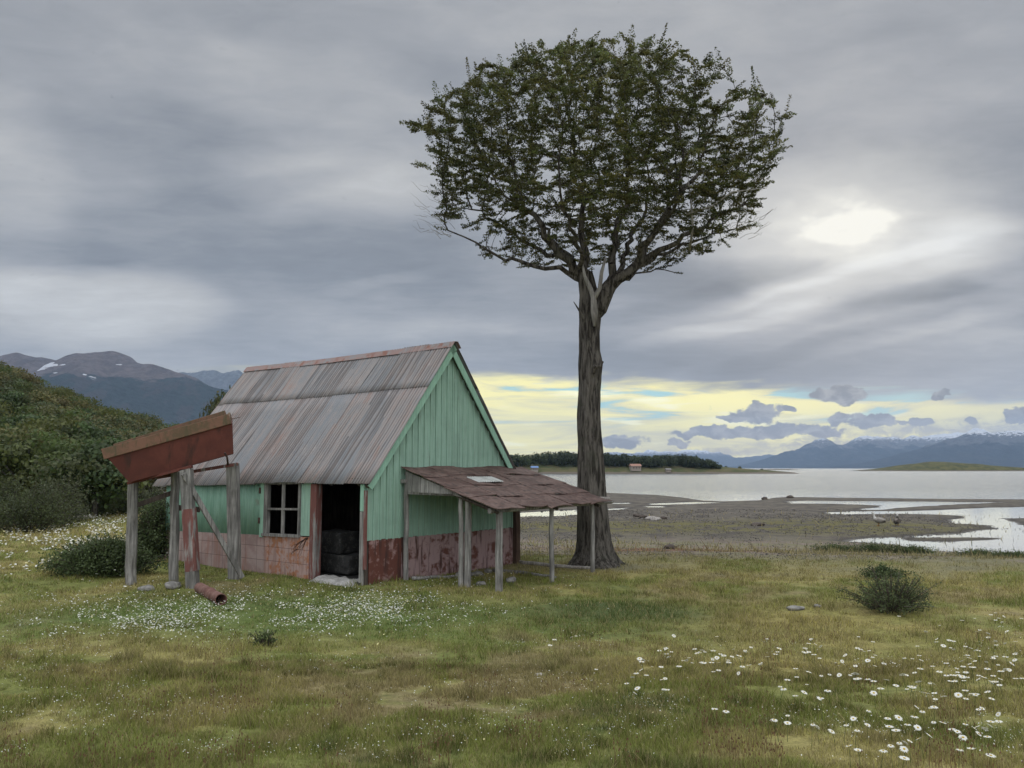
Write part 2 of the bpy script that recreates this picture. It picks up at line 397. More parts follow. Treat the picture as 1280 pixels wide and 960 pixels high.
# ------------------------------------------------------------------ noise (numpy)
def _h(ix, iy, s):
    n = (ix.astype(np.int64) * 374761393 + iy.astype(np.int64) * 668265263 + s * 974634777) & 0xffffffff
    n = ((n ^ (n >> 13)) * 1274126177) & 0xffffffff
    return ((n ^ (n >> 16)) & 0xffff) / 65535.0
def vn(x, y, s=0):
    x = np.asarray(x, float); y = np.asarray(y, float)
    ix = np.floor(x); iy = np.floor(y); fx = x - ix; fy = y - iy
    fx = fx * fx * (3 - 2 * fx); fy = fy * fy * (3 - 2 * fy)
    a = _h(ix, iy, s); b = _h(ix + 1, iy, s); c = _h(ix, iy + 1, s); d = _h(ix + 1, iy + 1, s)
    return (a * (1 - fx) + b * fx) * (1 - fy) + (c * (1 - fx) + d * fx) * fy
def fbm(x, y, s=0, o=4, rough=.5):
    t = 0; a = 1; w = 0
    for i in range(o):
        t = t + a * vn(x * 2 ** i + 17.3 * i, y * 2 ** i - 9.1 * i, s + i); w += a; a *= rough
    return t / w
def ss(x, a, b):
    t = np.clip((x - a) / (b - a), 0, 1); return t * t * (3 - 2 * t)

# ------------------------------------------------------------------ terrain
WZ = -1.0
def poly_px(pts): return np.array([onz(px, py, WZ) for px, py in pts])
WATER_POLYS = [poly_px(p) for p in (
    [(985, 627.2), (1010, 626), (1100, 626.6), (1254, 628), (1180, 631), (1130, 634), (1100, 637), (1068, 638), (1096, 634), (1110, 632), (1040, 630), (990, 629.5)],
    [(1028, 640.6), (1062, 639), (1130, 639.2), (1190, 637), (1290, 633), (1400, 630), (1400, 649), (1240, 646.5), (1180, 643.5), (1110, 642.5), (1060, 643.5), (1034, 642.5)],
    [(1180, 653), (1212, 645), (1290, 647), (1400, 648), (1400, 700), (1230, 692), (1170, 688), (1120, 682), (1045, 676.5), (1080, 672.5), (1150, 670), (1212, 667), (1246, 661), (1232, 657)],
    [(816, 629.2), (870, 627.4), (906, 628.4), (860, 630), (818, 631)],
    [(758, 636.3), (787, 634.6), (786, 636.8), (758, 638)],
    [(640, 641), (724, 637.5), (726, 642), (700, 645), (652, 646)],
    [(812, 633), (826, 632.8), (824, 634.2), (812, 634)],
    [(770, 629), (786, 628.6), (786, 630), (770, 630.2)],
)]
SHORE = poly_px([(-900, 606), (600, 612), (755, 616), (787, 617.5), (820, 619), (850, 622), (876, 626), (905, 627), (950, 625), (975, 621.5), (1035, 622), (1100, 623), (1280, 624.5), (2200, 625)])
ISLETS = [poly_px([(1135, 672.5), (1190, 671), (1252, 672.5), (1246, 676), (1190, 677), (1140, 675.5)]), poly_px([(1250, 648), (1400, 646), (1400, 660), (1270, 656)])]
def sdpoly(x, y, poly):
    d = np.full(x.shape, 1e9); inside = np.zeros(x.shape, bool); n = len(poly)
    for i in range(n):
        ax, ay = poly[i]; bx, by = poly[(i + 1) % n]
        ex, ey = bx - ax, by - ay; wx, wy = x - ax, y - ay
        t = np.clip((wx * ex + wy * ey) / (ex * ex + ey * ey + 1e-9), 0, 1)
        d = np.minimum(d, np.hypot(wx - ex * t, wy - ey * t))
        cond = ((ay > y) != (by > y))
        with np.errstate(divide='ignore', invalid='ignore'):
            xi = ax + (y - ay) * ex / (ey if ey != 0 else 1e-9)
        inside ^= cond & (x < xi)
    return np.where(inside, -d, d)
def tide(x, y):                               # metres to the nearest water, negative inside it
    sh = np.interp(x, SHORE[:, 0], SHORE[:, 1]) - y        # negative beyond the shoreline
    d = sh * .8
    for p in WATER_POLYS: d = np.minimum(d, sdpoly(x, y, p))
    for p in ISLETS: d = np.maximum(d, -sdpoly(x, y, p))
    return d + (fbm(x * .35, y * .5, 31, 4) - .5) * 1.3
def terrain(x, y):
    x = np.asarray(x, float); y = np.asarray(y, float)
    h = .45 * (1 - ss(y, 2.0, 11.0))
    h = h + (fbm(x * .35, y * .35, 3, 3) - .5) * .16 + (fbm(x * 1.6, y * 1.6, 5, 3) - .5) * .05
    # damp near the hut so that it stands on level ground
    azd = np.degrees(np.arctan2(x, np.maximum(y, .01)))
    left = ss(-azd, 8, 20)                    # 1 on the landward side
    dend = np.interp(x, [-5, 5, 14], [38, 36, 29.0])
    sl = ss(y, 17.5, dend + 1)
    mud = np.full(x.shape, -.965)
    near = (y > 24) & (y < 230) & (x > -60)
    if near.any():
        mud[near] = WZ + np.clip(tide(x[near], y[near]) * .06, -.4, .06) + (fbm(x[near] * .8, y[near] * .9, 41, 3) - .5) * .035
    mud = np.where(y >= 230, -3.0, mud)
    sea = h * (1 - sl) + mud * sl
    hill = ss(y, 38, 105) * np.interp(-azd, [7, 14, 20, 24, 28, 32, 37, 50], [0, 1.2, 2.1, 3.7, 7.2, 10.8, 13.4, 15])
    land = h + ss(y, 20, 36) * -.25 + hill + (fbm(x * .06, y * .06, 9, 3) - .5) * ss(y, 25, 60) * 1.6
    r = sea * (1 - left) + land * left
    far = ss(y, 150, 420)
    r = r * (1 - far) + (-3.0) * far
    r = np.where(y < 0, .45 + (r - r) + (fbm(x * .1, y * .1, 3, 3) - .5) * .5, r)
    return r
def T1(x, y): return float(terrain(np.array([x]), np.array([y]))[0])
def G(px, py, lift=0.0):                      # where the line of sight meets the ground
    d = ray(px, py); d = d / d[1]; lo = 2.5; z0 = CAM_Z
    ys = np.concatenate([np.arange(2.5, 60, .05), np.arange(60, 400, .5)])
    zz = z0 + d[2] * ys; tt = terrain(d[0] * ys, ys)
    k = np.argmax(zz <= tt)
    if zz[k] > tt[k]: k = len(ys) - 1
    Y = ys[k]; return Vector((d[0] * Y, Y, T1(d[0] * Y, Y) + lift))
def Gmany(pxs, pys):
    pxs = np.asarray(pxs, float); pys = np.asarray(pys, float)
    u = (pxs - 640) / FPX; v = (480 - pys) / FPX; dyy = CP - v * SP
    ax = u / dyy; az_ = (SP + v * CP) / dyy
    Y = np.clip((0 - CAM_Z) / np.minimum(az_, -1e-3), 3, 300)
    for _ in range(12):
        Yn = (terrain(ax * Y, Y) - CAM_Z) / np.minimum(az_, -1e-3); Y = np.clip(.5 * Y + .5 * Yn, 2.5, 400)
    X = ax * Y
    return X, Y, terrain(X, Y)

C3 = lambda *c: np.array(c, float)
def lerp(a, b, t): return a + (b - a) * t[:, None]
def ground_col(x, y):
    x = np.asarray(x, float); y = np.asarray(y, float)
    n = fbm(x * .45, y * .45, 51, 4, .6); n2 = fbm(x * 1.7, y * 1.7, 52, 4, .6); n3 = fbm(x * .22 + 5, y * .22, 53, 3); n4 = fbm(x * 5, y * 5, 54, 3)
    c = np.tile(C3(.155, .168, .048), (len(x), 1))
    c = lerp(c, C3(.275, .24, .088), ss(n * .7 + n2 * .3, .44, .60))
    c = lerp(c, C3(.205, .165, .088), ss(n3 * .5 + n2 * .5, .54, .68) * .8)
    c = lerp(c, C3(.075, .095, .03), ss(n4 * .4 + n * .6, .40, .30) * .7)
    # greener, shorter turf in front of the hut
    gz = np.exp(-((x + 3.2) / 4.6) ** 2 - ((y - 12.2) / 1.9) ** 2)
    c = lerp(c, C3(.092, .132, .036), np.clip(gz * 1.2, 0, .85))
    # dry golden patch right of the tree, clover patch beside it
    c = lerp(c, C3(.27, .23, .08), np.clip(np.exp(-((x - 3.9) / 1.9) ** 2 - ((y - 11.5) / 2.2) ** 2) * .9 + np.exp(-((x - 4.5) / 2.5) ** 2 - ((y - 8.6) / .9) ** 2) * .6, 0, .85) * (.5 + n2))
    c = lerp(c, C3(.06, .085, .03), np.clip(np.exp(-((x - 1.6) / 1.3) ** 2 - ((y - 12.6) / .9) ** 2) * 1.2, 0, .8))
    azd = np.degrees(np.arctan2(x, np.maximum(y, .01))); right = 1 - ss(-azd, 8, 16)
    beach = ss(y + np.clip(x - 7, 0, 12) * .55 + (n2 - .5) * 3.0 + (n - .5) * 11.0, 17.0, 23.0) * right
    bc = lerp(np.tile(C3(.145, .115, .092), (len(x), 1)), C3(.20, .165, .13), ss(n4, .4, .62))
    bc = lerp(bc, C3(.15, .145, .075), ss(n * .6 + n2 * .4, .45, .57) * .8)
    red = np.exp(-((x - 4.4) / 3.0) ** 2 - ((y - 25.5) / 1.5) ** 2)
    bc = lerp(bc, C3(.17, .07, .045), np.clip(red * 1.3, 0, .8) * ss(n2, .35, .55))
    mudf = ss(y + (n2 - .5) * 3, 33, 38)
    mc = lerp(np.tile(C3(.075, .066, .056), (len(x), 1)), C3(.125, .11, .088), ss(n2, .4, .6))
    ol = np.exp(-((x - 17.5) / 5.5) ** 2 - ((y - 44) / 5) ** 2) + np.exp(-((x - 6) / 7) ** 2 - ((y - 44) / 4) ** 2)
    mc = lerp(mc, C3(.115, .105, .035), np.clip(ol * 1.5, 0, .9) * ss(n2, .35, .5))
    bc = lerp(bc, np.array([0, 0, 0]) , mudf * 0)
    bc = bc + (mc - bc) * mudf[:, None]
    c = c + (bc - c) * beach[:, None]
    # stony path on the landward side
    pth = np.exp(-((y - 24.8 - .12 * (x + 12)) / .55) ** 2) * ss(x, -13.2, -12.2) * ss(-x, 8.5, 9.5)
    c = lerp(c, C3(.24, .235, .21), np.clip(pth * 1.2, 0, .9))
    return c
def grass_density(x, y):
    azd = np.degrees(np.arctan2(x, np.maximum(y, .01))); right = 1 - ss(-azd, 8, 16)
    n2 = fbm(x * 1.7, y * 1.7, 52, 4, .6); n = fbm(x * .45, y * .45, 51, 4, .6)
    beach = ss(y + np.clip(x - 7, 0, 12) * .55 + (n2 - .5) * 3.0 + (n - .5) * 11.0, 16.5, 22.5) * right
    strip = np.exp(-((x - 11.7) / 2.6) ** 2 - ((y - 27.2) / .9) ** 2) + np.exp(-((x - 16.8) / 2.0) ** 2 - ((y - 27.5) / .7) ** 2)
    return np.clip((1 - beach) * (1 - .0 * n) + strip * 1.5, .03 + .22 * ss(n2, .48, .62) * (y < 34), 1) * (y > 2.4)

rings = np.concatenate([np.geomspace(1.2, 160, 640), np.geomspace(165, 16000, 90)])
angs = np.concatenate([np.linspace(-180, -42, 50), np.linspace(-41.5, 41.5, 560), np.linspace(42, 180, 50)])[:-1]
RR, AA = np.meshgrid(rings, np.radians(angs), indexing='ij')
X = (RR * np.sin(AA)).ravel(); Y = (RR * np.cos(AA)).ravel(); Z = terrain(X, Y)
nr, na = RR.shape
i, j = np.meshgrid(np.arange(nr - 1), np.arange(na), indexing='ij'); j2 = (j + 1) % na
F = np.stack([i * na + j, (i + 1) * na + j, (i + 1) * na + j2, i * na + j2], -1).reshape(-1, 4)[:, ::-1]
def ground_mat():
    m, g, b, tc = mat('ground_cover', .95, .15)
    a = g.node('ShaderNodeAttribute', attribute_name='col').outputs['Color']
    Pn = g.node('ShaderNodeNewGeometry').outputs['Position']
    n = g.noise(Pn, 9, 6, .7); n2 = g.noise(Pn, 42, 4, .7)
    k = g.m('ADD', g.ramp(n, .25, .75, .55, 1.3, False), g.ramp(n2, .25, .75, -.30, .30, False))
    c = g.mix(1.0, a, g.comb(k, k, k), 'MULTIPLY')
    sp = g.node('ShaderNodeSeparateXYZ'); g.l.new(Pn, sp.inputs[0])
    wet = g.ramp(sp.outputs[2], -.93, -1.0)
    c = g.mix(wet, c, (.04, .037, .034))
    g.l.new(c, b.inputs['Base Color']); g.l.new(g.ramp(sp.outputs[2], -.975, -1.0, .9, .45), b.inputs['Roughness'])
    hh = g.m('ADD', n, g.m('MULTIPLY', n2, .5)); bump(g, b, hh, .8, .03)
    return m
ground = mesh_obj('ground', np.stack([X, Y, Z], 1), F, ground_mat(), cols=ground_col(X, Y), smooth=True)
ground['kind'] = 'structure'
# a plug under the camera so the sheet is closed
mesh_obj('ground', [(1.21 * math.sin(a), 1.21 * math.cos(a), .46) for a in np.radians(angs)], [tuple(range(len(angs)))[::-1]], ground.data.materials[0], cols=np.tile(C3(.12, .13, .05), (len(angs), 1)))['kind'] = 'structure'

def water_mat():
    m, g, b, tc = mat('sea_water', .12, .5)
    b.inputs['Specular IOR Level'].default_value = .30; b.inputs['Base Color'].default_value = (.035, .05, .056, 1); b.inputs['IOR'].default_value = 1.33
    Pn = g.node('ShaderNodeNewGeometry').outputs['Position']
    sp = g.node('ShaderNodeSeparateXYZ'); g.l.new(Pn, sp.inputs[0])
    n = g.noise(g.scl(Pn, .35, .9, 1), 1.0, 6, .62); n2 = g.noise(g.scl(Pn, 2.2, 5, 1), 1.0, 4, .6)
    h = g.m('ADD', g.m('MULTIPLY', n, .8), g.m('MULTIPLY', n2, .12))
    out = g.ramp(sp.outputs[1], 70, 120, .012, 1.0)             # sheltered pools are nearly calm
    bp = g.node('ShaderNodeBump'); g.l.new(out, bp.inputs['Strength']); bp.inputs['Distance'].default_value = .55
    g.l.new(h, bp.inputs['Height']); g.l.new(bp.outputs[0], b.inputs['Normal'])
    g.l.new(g.ramp(sp.outputs[1], 70, 130, .07, .22), b.inputs['Roughness'])
    return m
wr = np.concatenate([np.geomspace(12, 16000, 60)]); wa = np.radians(np.linspace(-180, 180, 181))[:-1]
WR, WA = np.meshgrid(wr, wa, indexing='ij'); nr, na = WR.shape
i, j = np.meshgrid(np.arange(nr - 1), np.arange(na), indexing='ij'); j2 = (j + 1) % na
WF = np.stack([i * na + j, (i + 1) * na + j, (i + 1) * na + j2, i * na + j2], -1).reshape(-1, 4)[:, ::-1]
keep = np.ones(len(WF), bool)
water = mesh_obj('water', np.stack([(WR * np.sin(WA)).ravel(), (WR * np.cos(WA)).ravel(), np.full(WR.size, WZ)], 1), WF[keep], water_mat())
water['kind'] = 'structure'

# ------------------------------------------------------------------ far land
def mount_mat(name, rock, forest, treeline, tlw, snow=None, snowline=0, snowamt=.6, scale=.006):
    m, g, b, tc = mat(name, .95, .05)
    Pn = g.node('ShaderNodeNewGeometry'); Po = Pn.outputs['Position']
    sp = g.node('ShaderNodeSeparateXYZ'); g.l.new(Po, sp.inputs[0])
    n = g.noise(Po, scale, 7, .62); n2 = g.noise(Po, scale * 5, 6, .65)
    z = g.m('ADD', sp.outputs[2], g.m('MULTIPLY', g.m('SUBTRACT', n, .5), tlw * 9))
    rk = g.mix(g.ramp(n2, .35, .65), tuple(x * .72 for x in rock), tuple(x * 1.15 for x in rock))
    fo = g.mix(g.ramp(n2, .35, .65), tuple(x * .6 for x in forest), tuple(x * 1.3 for x in forest))
    c = g.mix(g.ramp(z, treeline - tlw * .3, treeline + tlw * .3), fo, rk)
    gl = g.noise(g.scl(Po, 1, .35, .25), scale * 2.4, 5, .6); c = g.mix(g.ramp(gl, .50, .60, 0, .55), c, tuple(x * .45 for x in rock))
    if snow:
        zs = g.m('ADD', sp.outputs[2], g.m('MULTIPLY', g.m('SUBTRACT', n2, .5), snowamt))
        c = g.mix(g.ramp(zs, snowline, snowline + snowamt * .12), c, snow)
    if name.startswith('bare'):
        n5 = g.noise(g.scl(Po, 1, 1, 2.5), .006, 3, .5)
        c = g.mix(g.m('MULTIPLY', g.ramp(n5, .69, .70), g.ramp(sp.outputs[2], 400, 430)), c, (.65, .66, .7))
    g.l.new(c, b.inputs['Base Color']); bump(g, b, n2, 1.0, 60)
    return m
def mountain(name, prof, Dist, depth, material, rough=.12, seed=1, nx=260, ny=50, base=-6, label=None, peakn=.04, jag=.32):
    p = np.array([[at(px, py, Dist).x, at(px, py, Dist).z] for px, py in prof])
    xs = np.linspace(p[0, 0], p[-1, 0], nx); hp = np.interp(xs, p[:, 0], p[:, 1])
    hp = hp * (1 + jag * (1 - np.abs(2 * fbm(xs / hp.max() * 2.6, xs * 0 + seed, seed + 40, 5, .6) - 1) - .62))
    hp = np.convolve(np.pad(hp, 2, 'edge'), [.1, .2, .4, .2, .1], 'valid')
    H = hp.max(); ts = np.linspace(-1, 1, ny)
    Xm, Tm = np.meshgrid(xs, ts, indexing='xy'); Hm = np.tile(hp, (ny, 1)); Ym = Dist + Tm * depth
    s = (1 - np.abs(Tm)) ** 1.25
    fx = 1 / (H * 1.1)
    r = 1 - np.abs(2 * fbm(Xm * fx + (fbm(Xm * fx, Ym * fx, seed + 5, 3) - .5), Ym * fx * .6, seed, 5, .55) - 1)
    r2 = fbm(Xm * fx * 6, Ym * fx * 6, seed + 9, 4, .6) - .5
    Zm = Hm * s * (1 + (r - .75) * rough * 4 * np.abs(Tm) ** .5 * 1.5) + H * peakn * r2 * (s > 0.02)
    Zm = np.where(np.abs(Tm) > .999, base, Zm); Zm = np.maximum(Zm, base)
    Zm[:, 0] = base; Zm[:, -1] = base
    # taper world x with depth so that flanks stay flanks
    V = np.stack([Xm.ravel(), Ym.ravel(), Zm.ravel()], 1)
    i, j = np.meshgrid(np.arange(ny - 1), np.arange(nx - 1), indexing='ij')
    Fm = np.stack([i * nx + j, i * nx + j + 1, (i + 1) * nx + j + 1, (i + 1) * nx + j], -1).reshape(-1, 4)
    o = mesh_obj(name, V, Fm, material, smooth=True); o['kind'] = 'structure'
    if label: o['label'] = label
    return o
m_left = mount_mat('bare_topped_mountain', (.135, .108, .10), (.020, .032, .028), 432, 26, (.8, .8, .82), 2000, .5)
mountain('mountain', [(-260, 500), (-120, 470), (-40, 452), (0, 446), (25, 443), (55, 449), (75, 452), (100, 441), (125, 436), (142, 435), (160, 440), (172, 449), (190, 450), (215, 463), (240, 470), (270, 486), (330, 500), (430, 540), (520, 580)],
         4200, 1500, m_left, .10, 3, jag=.06, label='bare brown topped mountain with dark forested flanks at the left')
m_snow = mount_mat('snowy_ridge', (.13, .14, .15), (.05, .06, .07), 400, 60, (.50, .52, .55), 790, 500)
mountain('mountain', [(120, 520), (180, 480), (230, 468), (245, 467), (262, 466), (280, 467), (292, 466), (310, 470), (380, 500), (460, 560)], 6500, 1500, m_snow, .12, 8, jag=.10, label='distant snow streaked ridge behind the hut roof')
m_b = mount_mat('blue_mountain', (.10, .10, .10), (.012, .020, .022), 230, 40, (.75, .77, .8), 320, 260)
mountain('mountain', [(1040, 588), (1066, 583), (1100, 575), (1130, 568), (1160, 560), (1195, 549), (1215, 543), (1228, 541), (1250, 543), (1280, 538), (1330, 540), (1400, 545), (1520, 560), (1640, 585)],
         8200, 1700, m_b, .10, 12, label='dark mountain falling to the water at the right')
m_c = mount_mat('blue_mountain', (.14, .14, .145), (.02, .03, .034), 260, 40, (.75, .77, .8), 345, 320)
mountain('mountain', [(915, 590), (940, 581), (962, 573), (985, 565), (1005, 559), (1028, 550), (1042, 555), (1056, 559), (1072, 550), (1088, 546), (1100, 550), (1127, 549), (1150, 548), (1176, 546), (1200, 541), (1217, 536), (1232, 542), (1260, 548), (1320, 556), (1400, 585)],
         10500, 1900, m_c, .12, 21, peakn=.07, label='steep blue mountain range with snow flecked peaks')
m_d = mount_mat('far_blue_range', (.16, .17, .19), (.06, .07, .08), 200, 40, (.85, .87, .9), 235, 300)
mountain('mountain', [(520, 588), (600, 578), (700, 570), (766, 566), (790, 567), (808, 563), (830, 566), (855, 564), (886, 563), (900, 566), (918, 572), (935, 571), (960, 569), (985, 572), (1020, 575), (1080, 590)],
         13500, 1500, m_d, .10, 33, peakn=.10, label='farthest pale snowy range low over the water')

# ------------------------------------------------------------------ foliage helpers
def leaf_quads(C, Nn, size, col, aspect=.6, jitter=.25, rng=RNG):
    """C centres, Nn normals, one rhombus leaf each"""
    n = len(C); Nn = Nn / (np.linalg.norm(Nn, axis=1, keepdims=True) + 1e-9)
    t = rng.normal(size=(n, 3)); a = np.cross(Nn, t); a /= (np.linalg.norm(a, axis=1, keepdims=True) + 1e-9); b = np.cross(Nn, a)
    s = (size * rng.uniform(1 - jitter, 1 + jitter, n))[:, None] if np.isscalar(size) else (size * rng.uniform(1 - jitter, 1 + jitter, n))[:, None]
    V = np.stack([C - a * s * .5, C + b * s * aspect * .5, C + a * s * .5, C - b * s * aspect * .5], 1).reshape(-1, 3)
    Fq = np.arange(n * 4).reshape(n, 4)
    return V, Fq, np.repeat(col, 4, axis=0)
def crown_mesh(name, w, h, n, leaf, base_col, seed, zlow=0.2, clumps=26, dead=0.0):
    rng = np.random.default_rng(seed); Vs = []; Fs = []; Cs = []; k = 0
    for q in range(clumps):
        d = rng.normal(size=3); d /= np.linalg.norm(d)
        rr = rng.uniform(.25, .80); c = np.array([d[0] * w / 2 * rr, d[1] * w / 2 * rr, h * (.52 + .40 * d[2] * rr)])
        cr_ = np.array([w * rng.uniform(.14, .25), w * rng.uniform(.14, .25), h * rng.uniform(.09, .17)])
        m = int(n / clumps); dd = rng.normal(size=(m, 3)); dd /= np.linalg.norm(dd, axis=1, keepdims=True)
        dd[:, 2] = np.abs(dd[:, 2]) * np.where(rng.random(m) < .75, 1, -1)
        P_ = c + dd * cr_ * (rng.uniform(.55, 1.08, m) ** .6)[:, None]
        P_ += rng.normal(size=(m, 3)) * leaf * .6
        col = base_col * rng.uniform(.70, 1.35) * np.array([rng.uniform(.85, 1.25), 1, rng.uniform(.8, 1.1)])
        cols = np.tile(col, (m, 1)) * rng.uniform(.7, 1.3, (m, 1))
        v, f, c_ = leaf_quads(P_, dd + rng.normal(size=(m, 3)) * .6, leaf, cols, .62, .4, rng)
        Vs.append(v); Fs.append(f + k); Cs.append(c_); k += len(v)
    me = mesh_obj(name, np.concatenate(Vs), np.concatenate(Fs), M['leaf'], cols=np.clip(np.concatenate(Cs), 0, 1))
    data = me.data; bpy.data.objects.remove(me); return data
def stem_mesh(name, h, r, seed, mt, nb=5, w=2.0):
    rnd = random.Random(seed); m = MB()
    m.tube([(0, 0, -.2), (rnd.uniform(-.1, .1), rnd.uniform(-.1, .1), h * .3), (rnd.uniform(-.2, .2), rnd.uniform(-.2, .2), h * .62)], [r, r * .75, r * .4], 7)
    for q in range(nb):
        a = rnd.uniform(0, 6.28); z = h * rnd.uniform(.15, .45)
        m.tube([(0, 0, z), (math.cos(a) * w * .16, math.sin(a) * w * .16, z + h * .12), (math.cos(a) * w * .34, math.sin(a) * w * .34, z + h * .3)], [r * .5, r * .32, r * .12], 5)
    o = m.build(name, mt, smooth=True); d = o.data; bpy.data.objects.remove(o); return d

def bark_mat():
    m, g, b, tc = mat('bark', .95, .1)
    O = tc.outputs['Object']
    n = g.noise(g.scl(O, 9, 9, 1.3), 1.6, 7, .65, .5); n2 = g.noise(O, 2.2, 5, .6); n3 = g.noise(g.scl(O, 30, 30, 8), 1, 4, .6)
    c = g.mix(g.ramp(n, .38, .62), (.026, .023, .020), (.125, .114, .100))
    c = g.mix(g.ramp(n2, .52, .68, 0, .55), c, (.062, .064, .048))
    c = g.mix(g.ramp(n3, .62, .75, 0, .5), c, (.20, .19, .17))
    g.l.new(c, b.inputs['Base Color']); bump(g, b, g.m('ADD', n, g.m('MULTIPLY', n3, .3)), 1.0, .05)
    return m
M['bark'] = bark_mat()
M['deadwood'] = wood('bleached_dead_wood', (.17, .16, .15), (.36, .345, .32))

# ------------------------------------------------------------------ hut
A0 = G(456, 734); A0 = Vector((A0.x, A0.y, 0.0))
A0 = Vector((*onz(456, 733, 0.0), 0.0))
HA = math.atan2(.787, .616)
hut = thing('abandoned_hut', A0, HA, 'derelict green board hut with a steep rusty corrugated roof and an open doorway', 'hut')
W, LN, EV, AP, DD = 4.27, 6.75, 1.93, 4.62, .81     # gable width, length, eave, apex, top of the lower panels
def hw(p): return hut.matrix_basis @ Vector(p)
bpy.context.view_layer.update()
SAG = lambda y: -.11 * max(0, (y - 1.5)) / 5.2        # the landward end has sunk
# gable wall boards (front y=0)
def slope_z(x, lift=0.0): return EV + (AP - EV) * (1 - abs(x - W / 2) / (W / 2)) + lift
m = MB(); x = 0.0; rnd = random.Random(4)
while x < W - .01:
    w = min(rnd.uniform(.150, .175), W - x); x1 = x + w - .006
    zb = DD + rnd.uniform(-.012, .006); dp = -.024 + rnd.uniform(-.005, .003)
    top = [(x, 0, slope_z(x, -.02)), (x1, 0, slope_z(x1, -.02))]
    if x < W / 2 < x1: pts = [(x, dp, zb), (x1, dp, zb), (x1, dp, top[1][2]), (W / 2, dp, AP - .02), (x, dp, top[0][2])]
    else: pts = [(x, dp, zb), (x1, dp, zb), (x1, dp, top[1][2]), (x, dp, top[0][2])]
    m.prism(pts, (0, .022, 0)); x += w
gb = m.build('gable_wall', M['green'], hut)
m = MB(); x = .155                                    # cover battens
while x < W - .05:
    m.prism([(x - .019, -.046, DD - .01), (x + .019, -.046, DD - .01), (x + .019, -.046, slope_z(x + .019, -.03)), (x - .019, -.046, slope_z(x - .019, -.03))], (0, .02, 0)); x += .1625
m.build('batten', M['green'], gb)
MB().prism([(0.02, -.001, 0), (W - .02, -.001, 0), (W - .02, -.001, EV - .05), (W / 2, -.001, AP - .12), (.02, -.001, EV - .05)], (0, .03, 0)).build('shade_lining', M['darkwood'], gb)  # dark sheet added behind the boards so the interior reads as unlit
# lower rusty sheets on gable
for (xa, xb, mt, lb) in ((.06, .855, 'rust_dark', 'dark rusted lower sheet'), (.865, 2.55, 'rust_pink', 'flaking pink and rust lower sheet'), (2.56, W - .03, 'rust_pink', None)):
    o = MB().box((xa, -.034, -.05), (xb, -.012, DD - .006)).build('lower_panel', M[mt], gb)
    if lb: o['label'] = lb
# back gable and far wall
MB().prism([(0, LN, -.3), (W, LN, -.3), (W, LN, EV), (W / 2, LN, AP - .03), (0, LN, EV)], (0, .03, 0)).build('gable_wall', M['green'], hut)
MB().prism([(.03, LN - .03, -.3), (W - .03, LN - .03, -.3), (W - .03, LN - .03, EV - .03), (.03, LN - .03, EV - .03)], (0, .025, 0)).build('shade_lining', M['darkwood'], hut)  # dark lining here too, its colour standing in for indoor shade
MB().box((W - .06, .05, -.2), (W - .03, LN - .04, EV - .03)).build('shade_lining', M['darkwood'], hut)
m = MB(); m.box((W - .02, .04, -.2), (W, LN - .01, EV)); m.build('side_wall', M['green'], hut)
# the front long wall (x=0): panels between openings
def sheared(o):
    for v in o.data.vertices: v.co.z += SAG(v.co.y)
    return o
mb = MB(); rnd = random.Random(9)
y = 1.52
while y < 1.82:
    mb.box((-.022, y + .003, DD), (-.002, min(y + .105, 1.83) - .003, EV - .04)); y += .105
sw = sheared(mb.build('side_wall', M['green'], hut))
# narrow-ribbed green sheeting
ny = 420; ys = np.linspace(3.02, LN, ny); V = []; 
for k, yy in enumerate(ys):
    xo = -.020 - .009 * math.cos(2 * math.pi * yy / .085)
    for zz in (DD - .05, (DD + EV) / 2, EV - .02): V.append((xo, yy, zz + SAG(yy)))
Fq = [(k * 3 + q, k * 3 + q + 1, (k + 1) * 3 + q + 1, (k + 1) * 3 + q) for k in range(ny - 1) for q in range(2)]
o = mesh_obj('wall_sheeting', V, Fq, M['greencorr'], sw, smooth=True)
md = o.modifiers.new('s', 'SOLIDIFY'); md.thickness = .004
for (ya, yb, mt, lb) in ((1.54, 2.95, 'orangeboard', 'orange and pink flaking lower board'), (2.96, 4.20, 'pinkboard', None), (4.21, 5.45, 'pinkboard', None), (5.46, LN, 'pinkboard', None)):
    o = sheared(MB().box((-.030, ya, -.25), (-.008, yb, DD - .02)).build('lower_panel', M[mt], sw))
    if lb: o['label'] = lb
sheared(MB().box((-.006, 3.0, -.2), (.02, LN - .01, EV - .02)).build('shade_lining', M['darkwood'], sw))
sheared(MB().box((-.006, 1.52, -.2), (.02, 2.999, DD - .03)).build('shade_lining', M['darkwood'], sw))
# damaged gaps: roots/cracks creeping on the orange board
m = MB()
for q in range(9):
    y0 = 1.56 + random.uniform(0, .1); p = Vector((-.035, y0, DD - .03 + SAG(1.6))); pts = [p.copy()]
    for s in range(6):
        p = p + Vector((0, random.uniform(.02, .12), random.uniform(-.08, -.01))); pts.append(p.copy())
    m.tube(pts, [.006 - .0008 * s for s in range(7)], 4)
m.build('dry_creeper', M['iron'], sw)
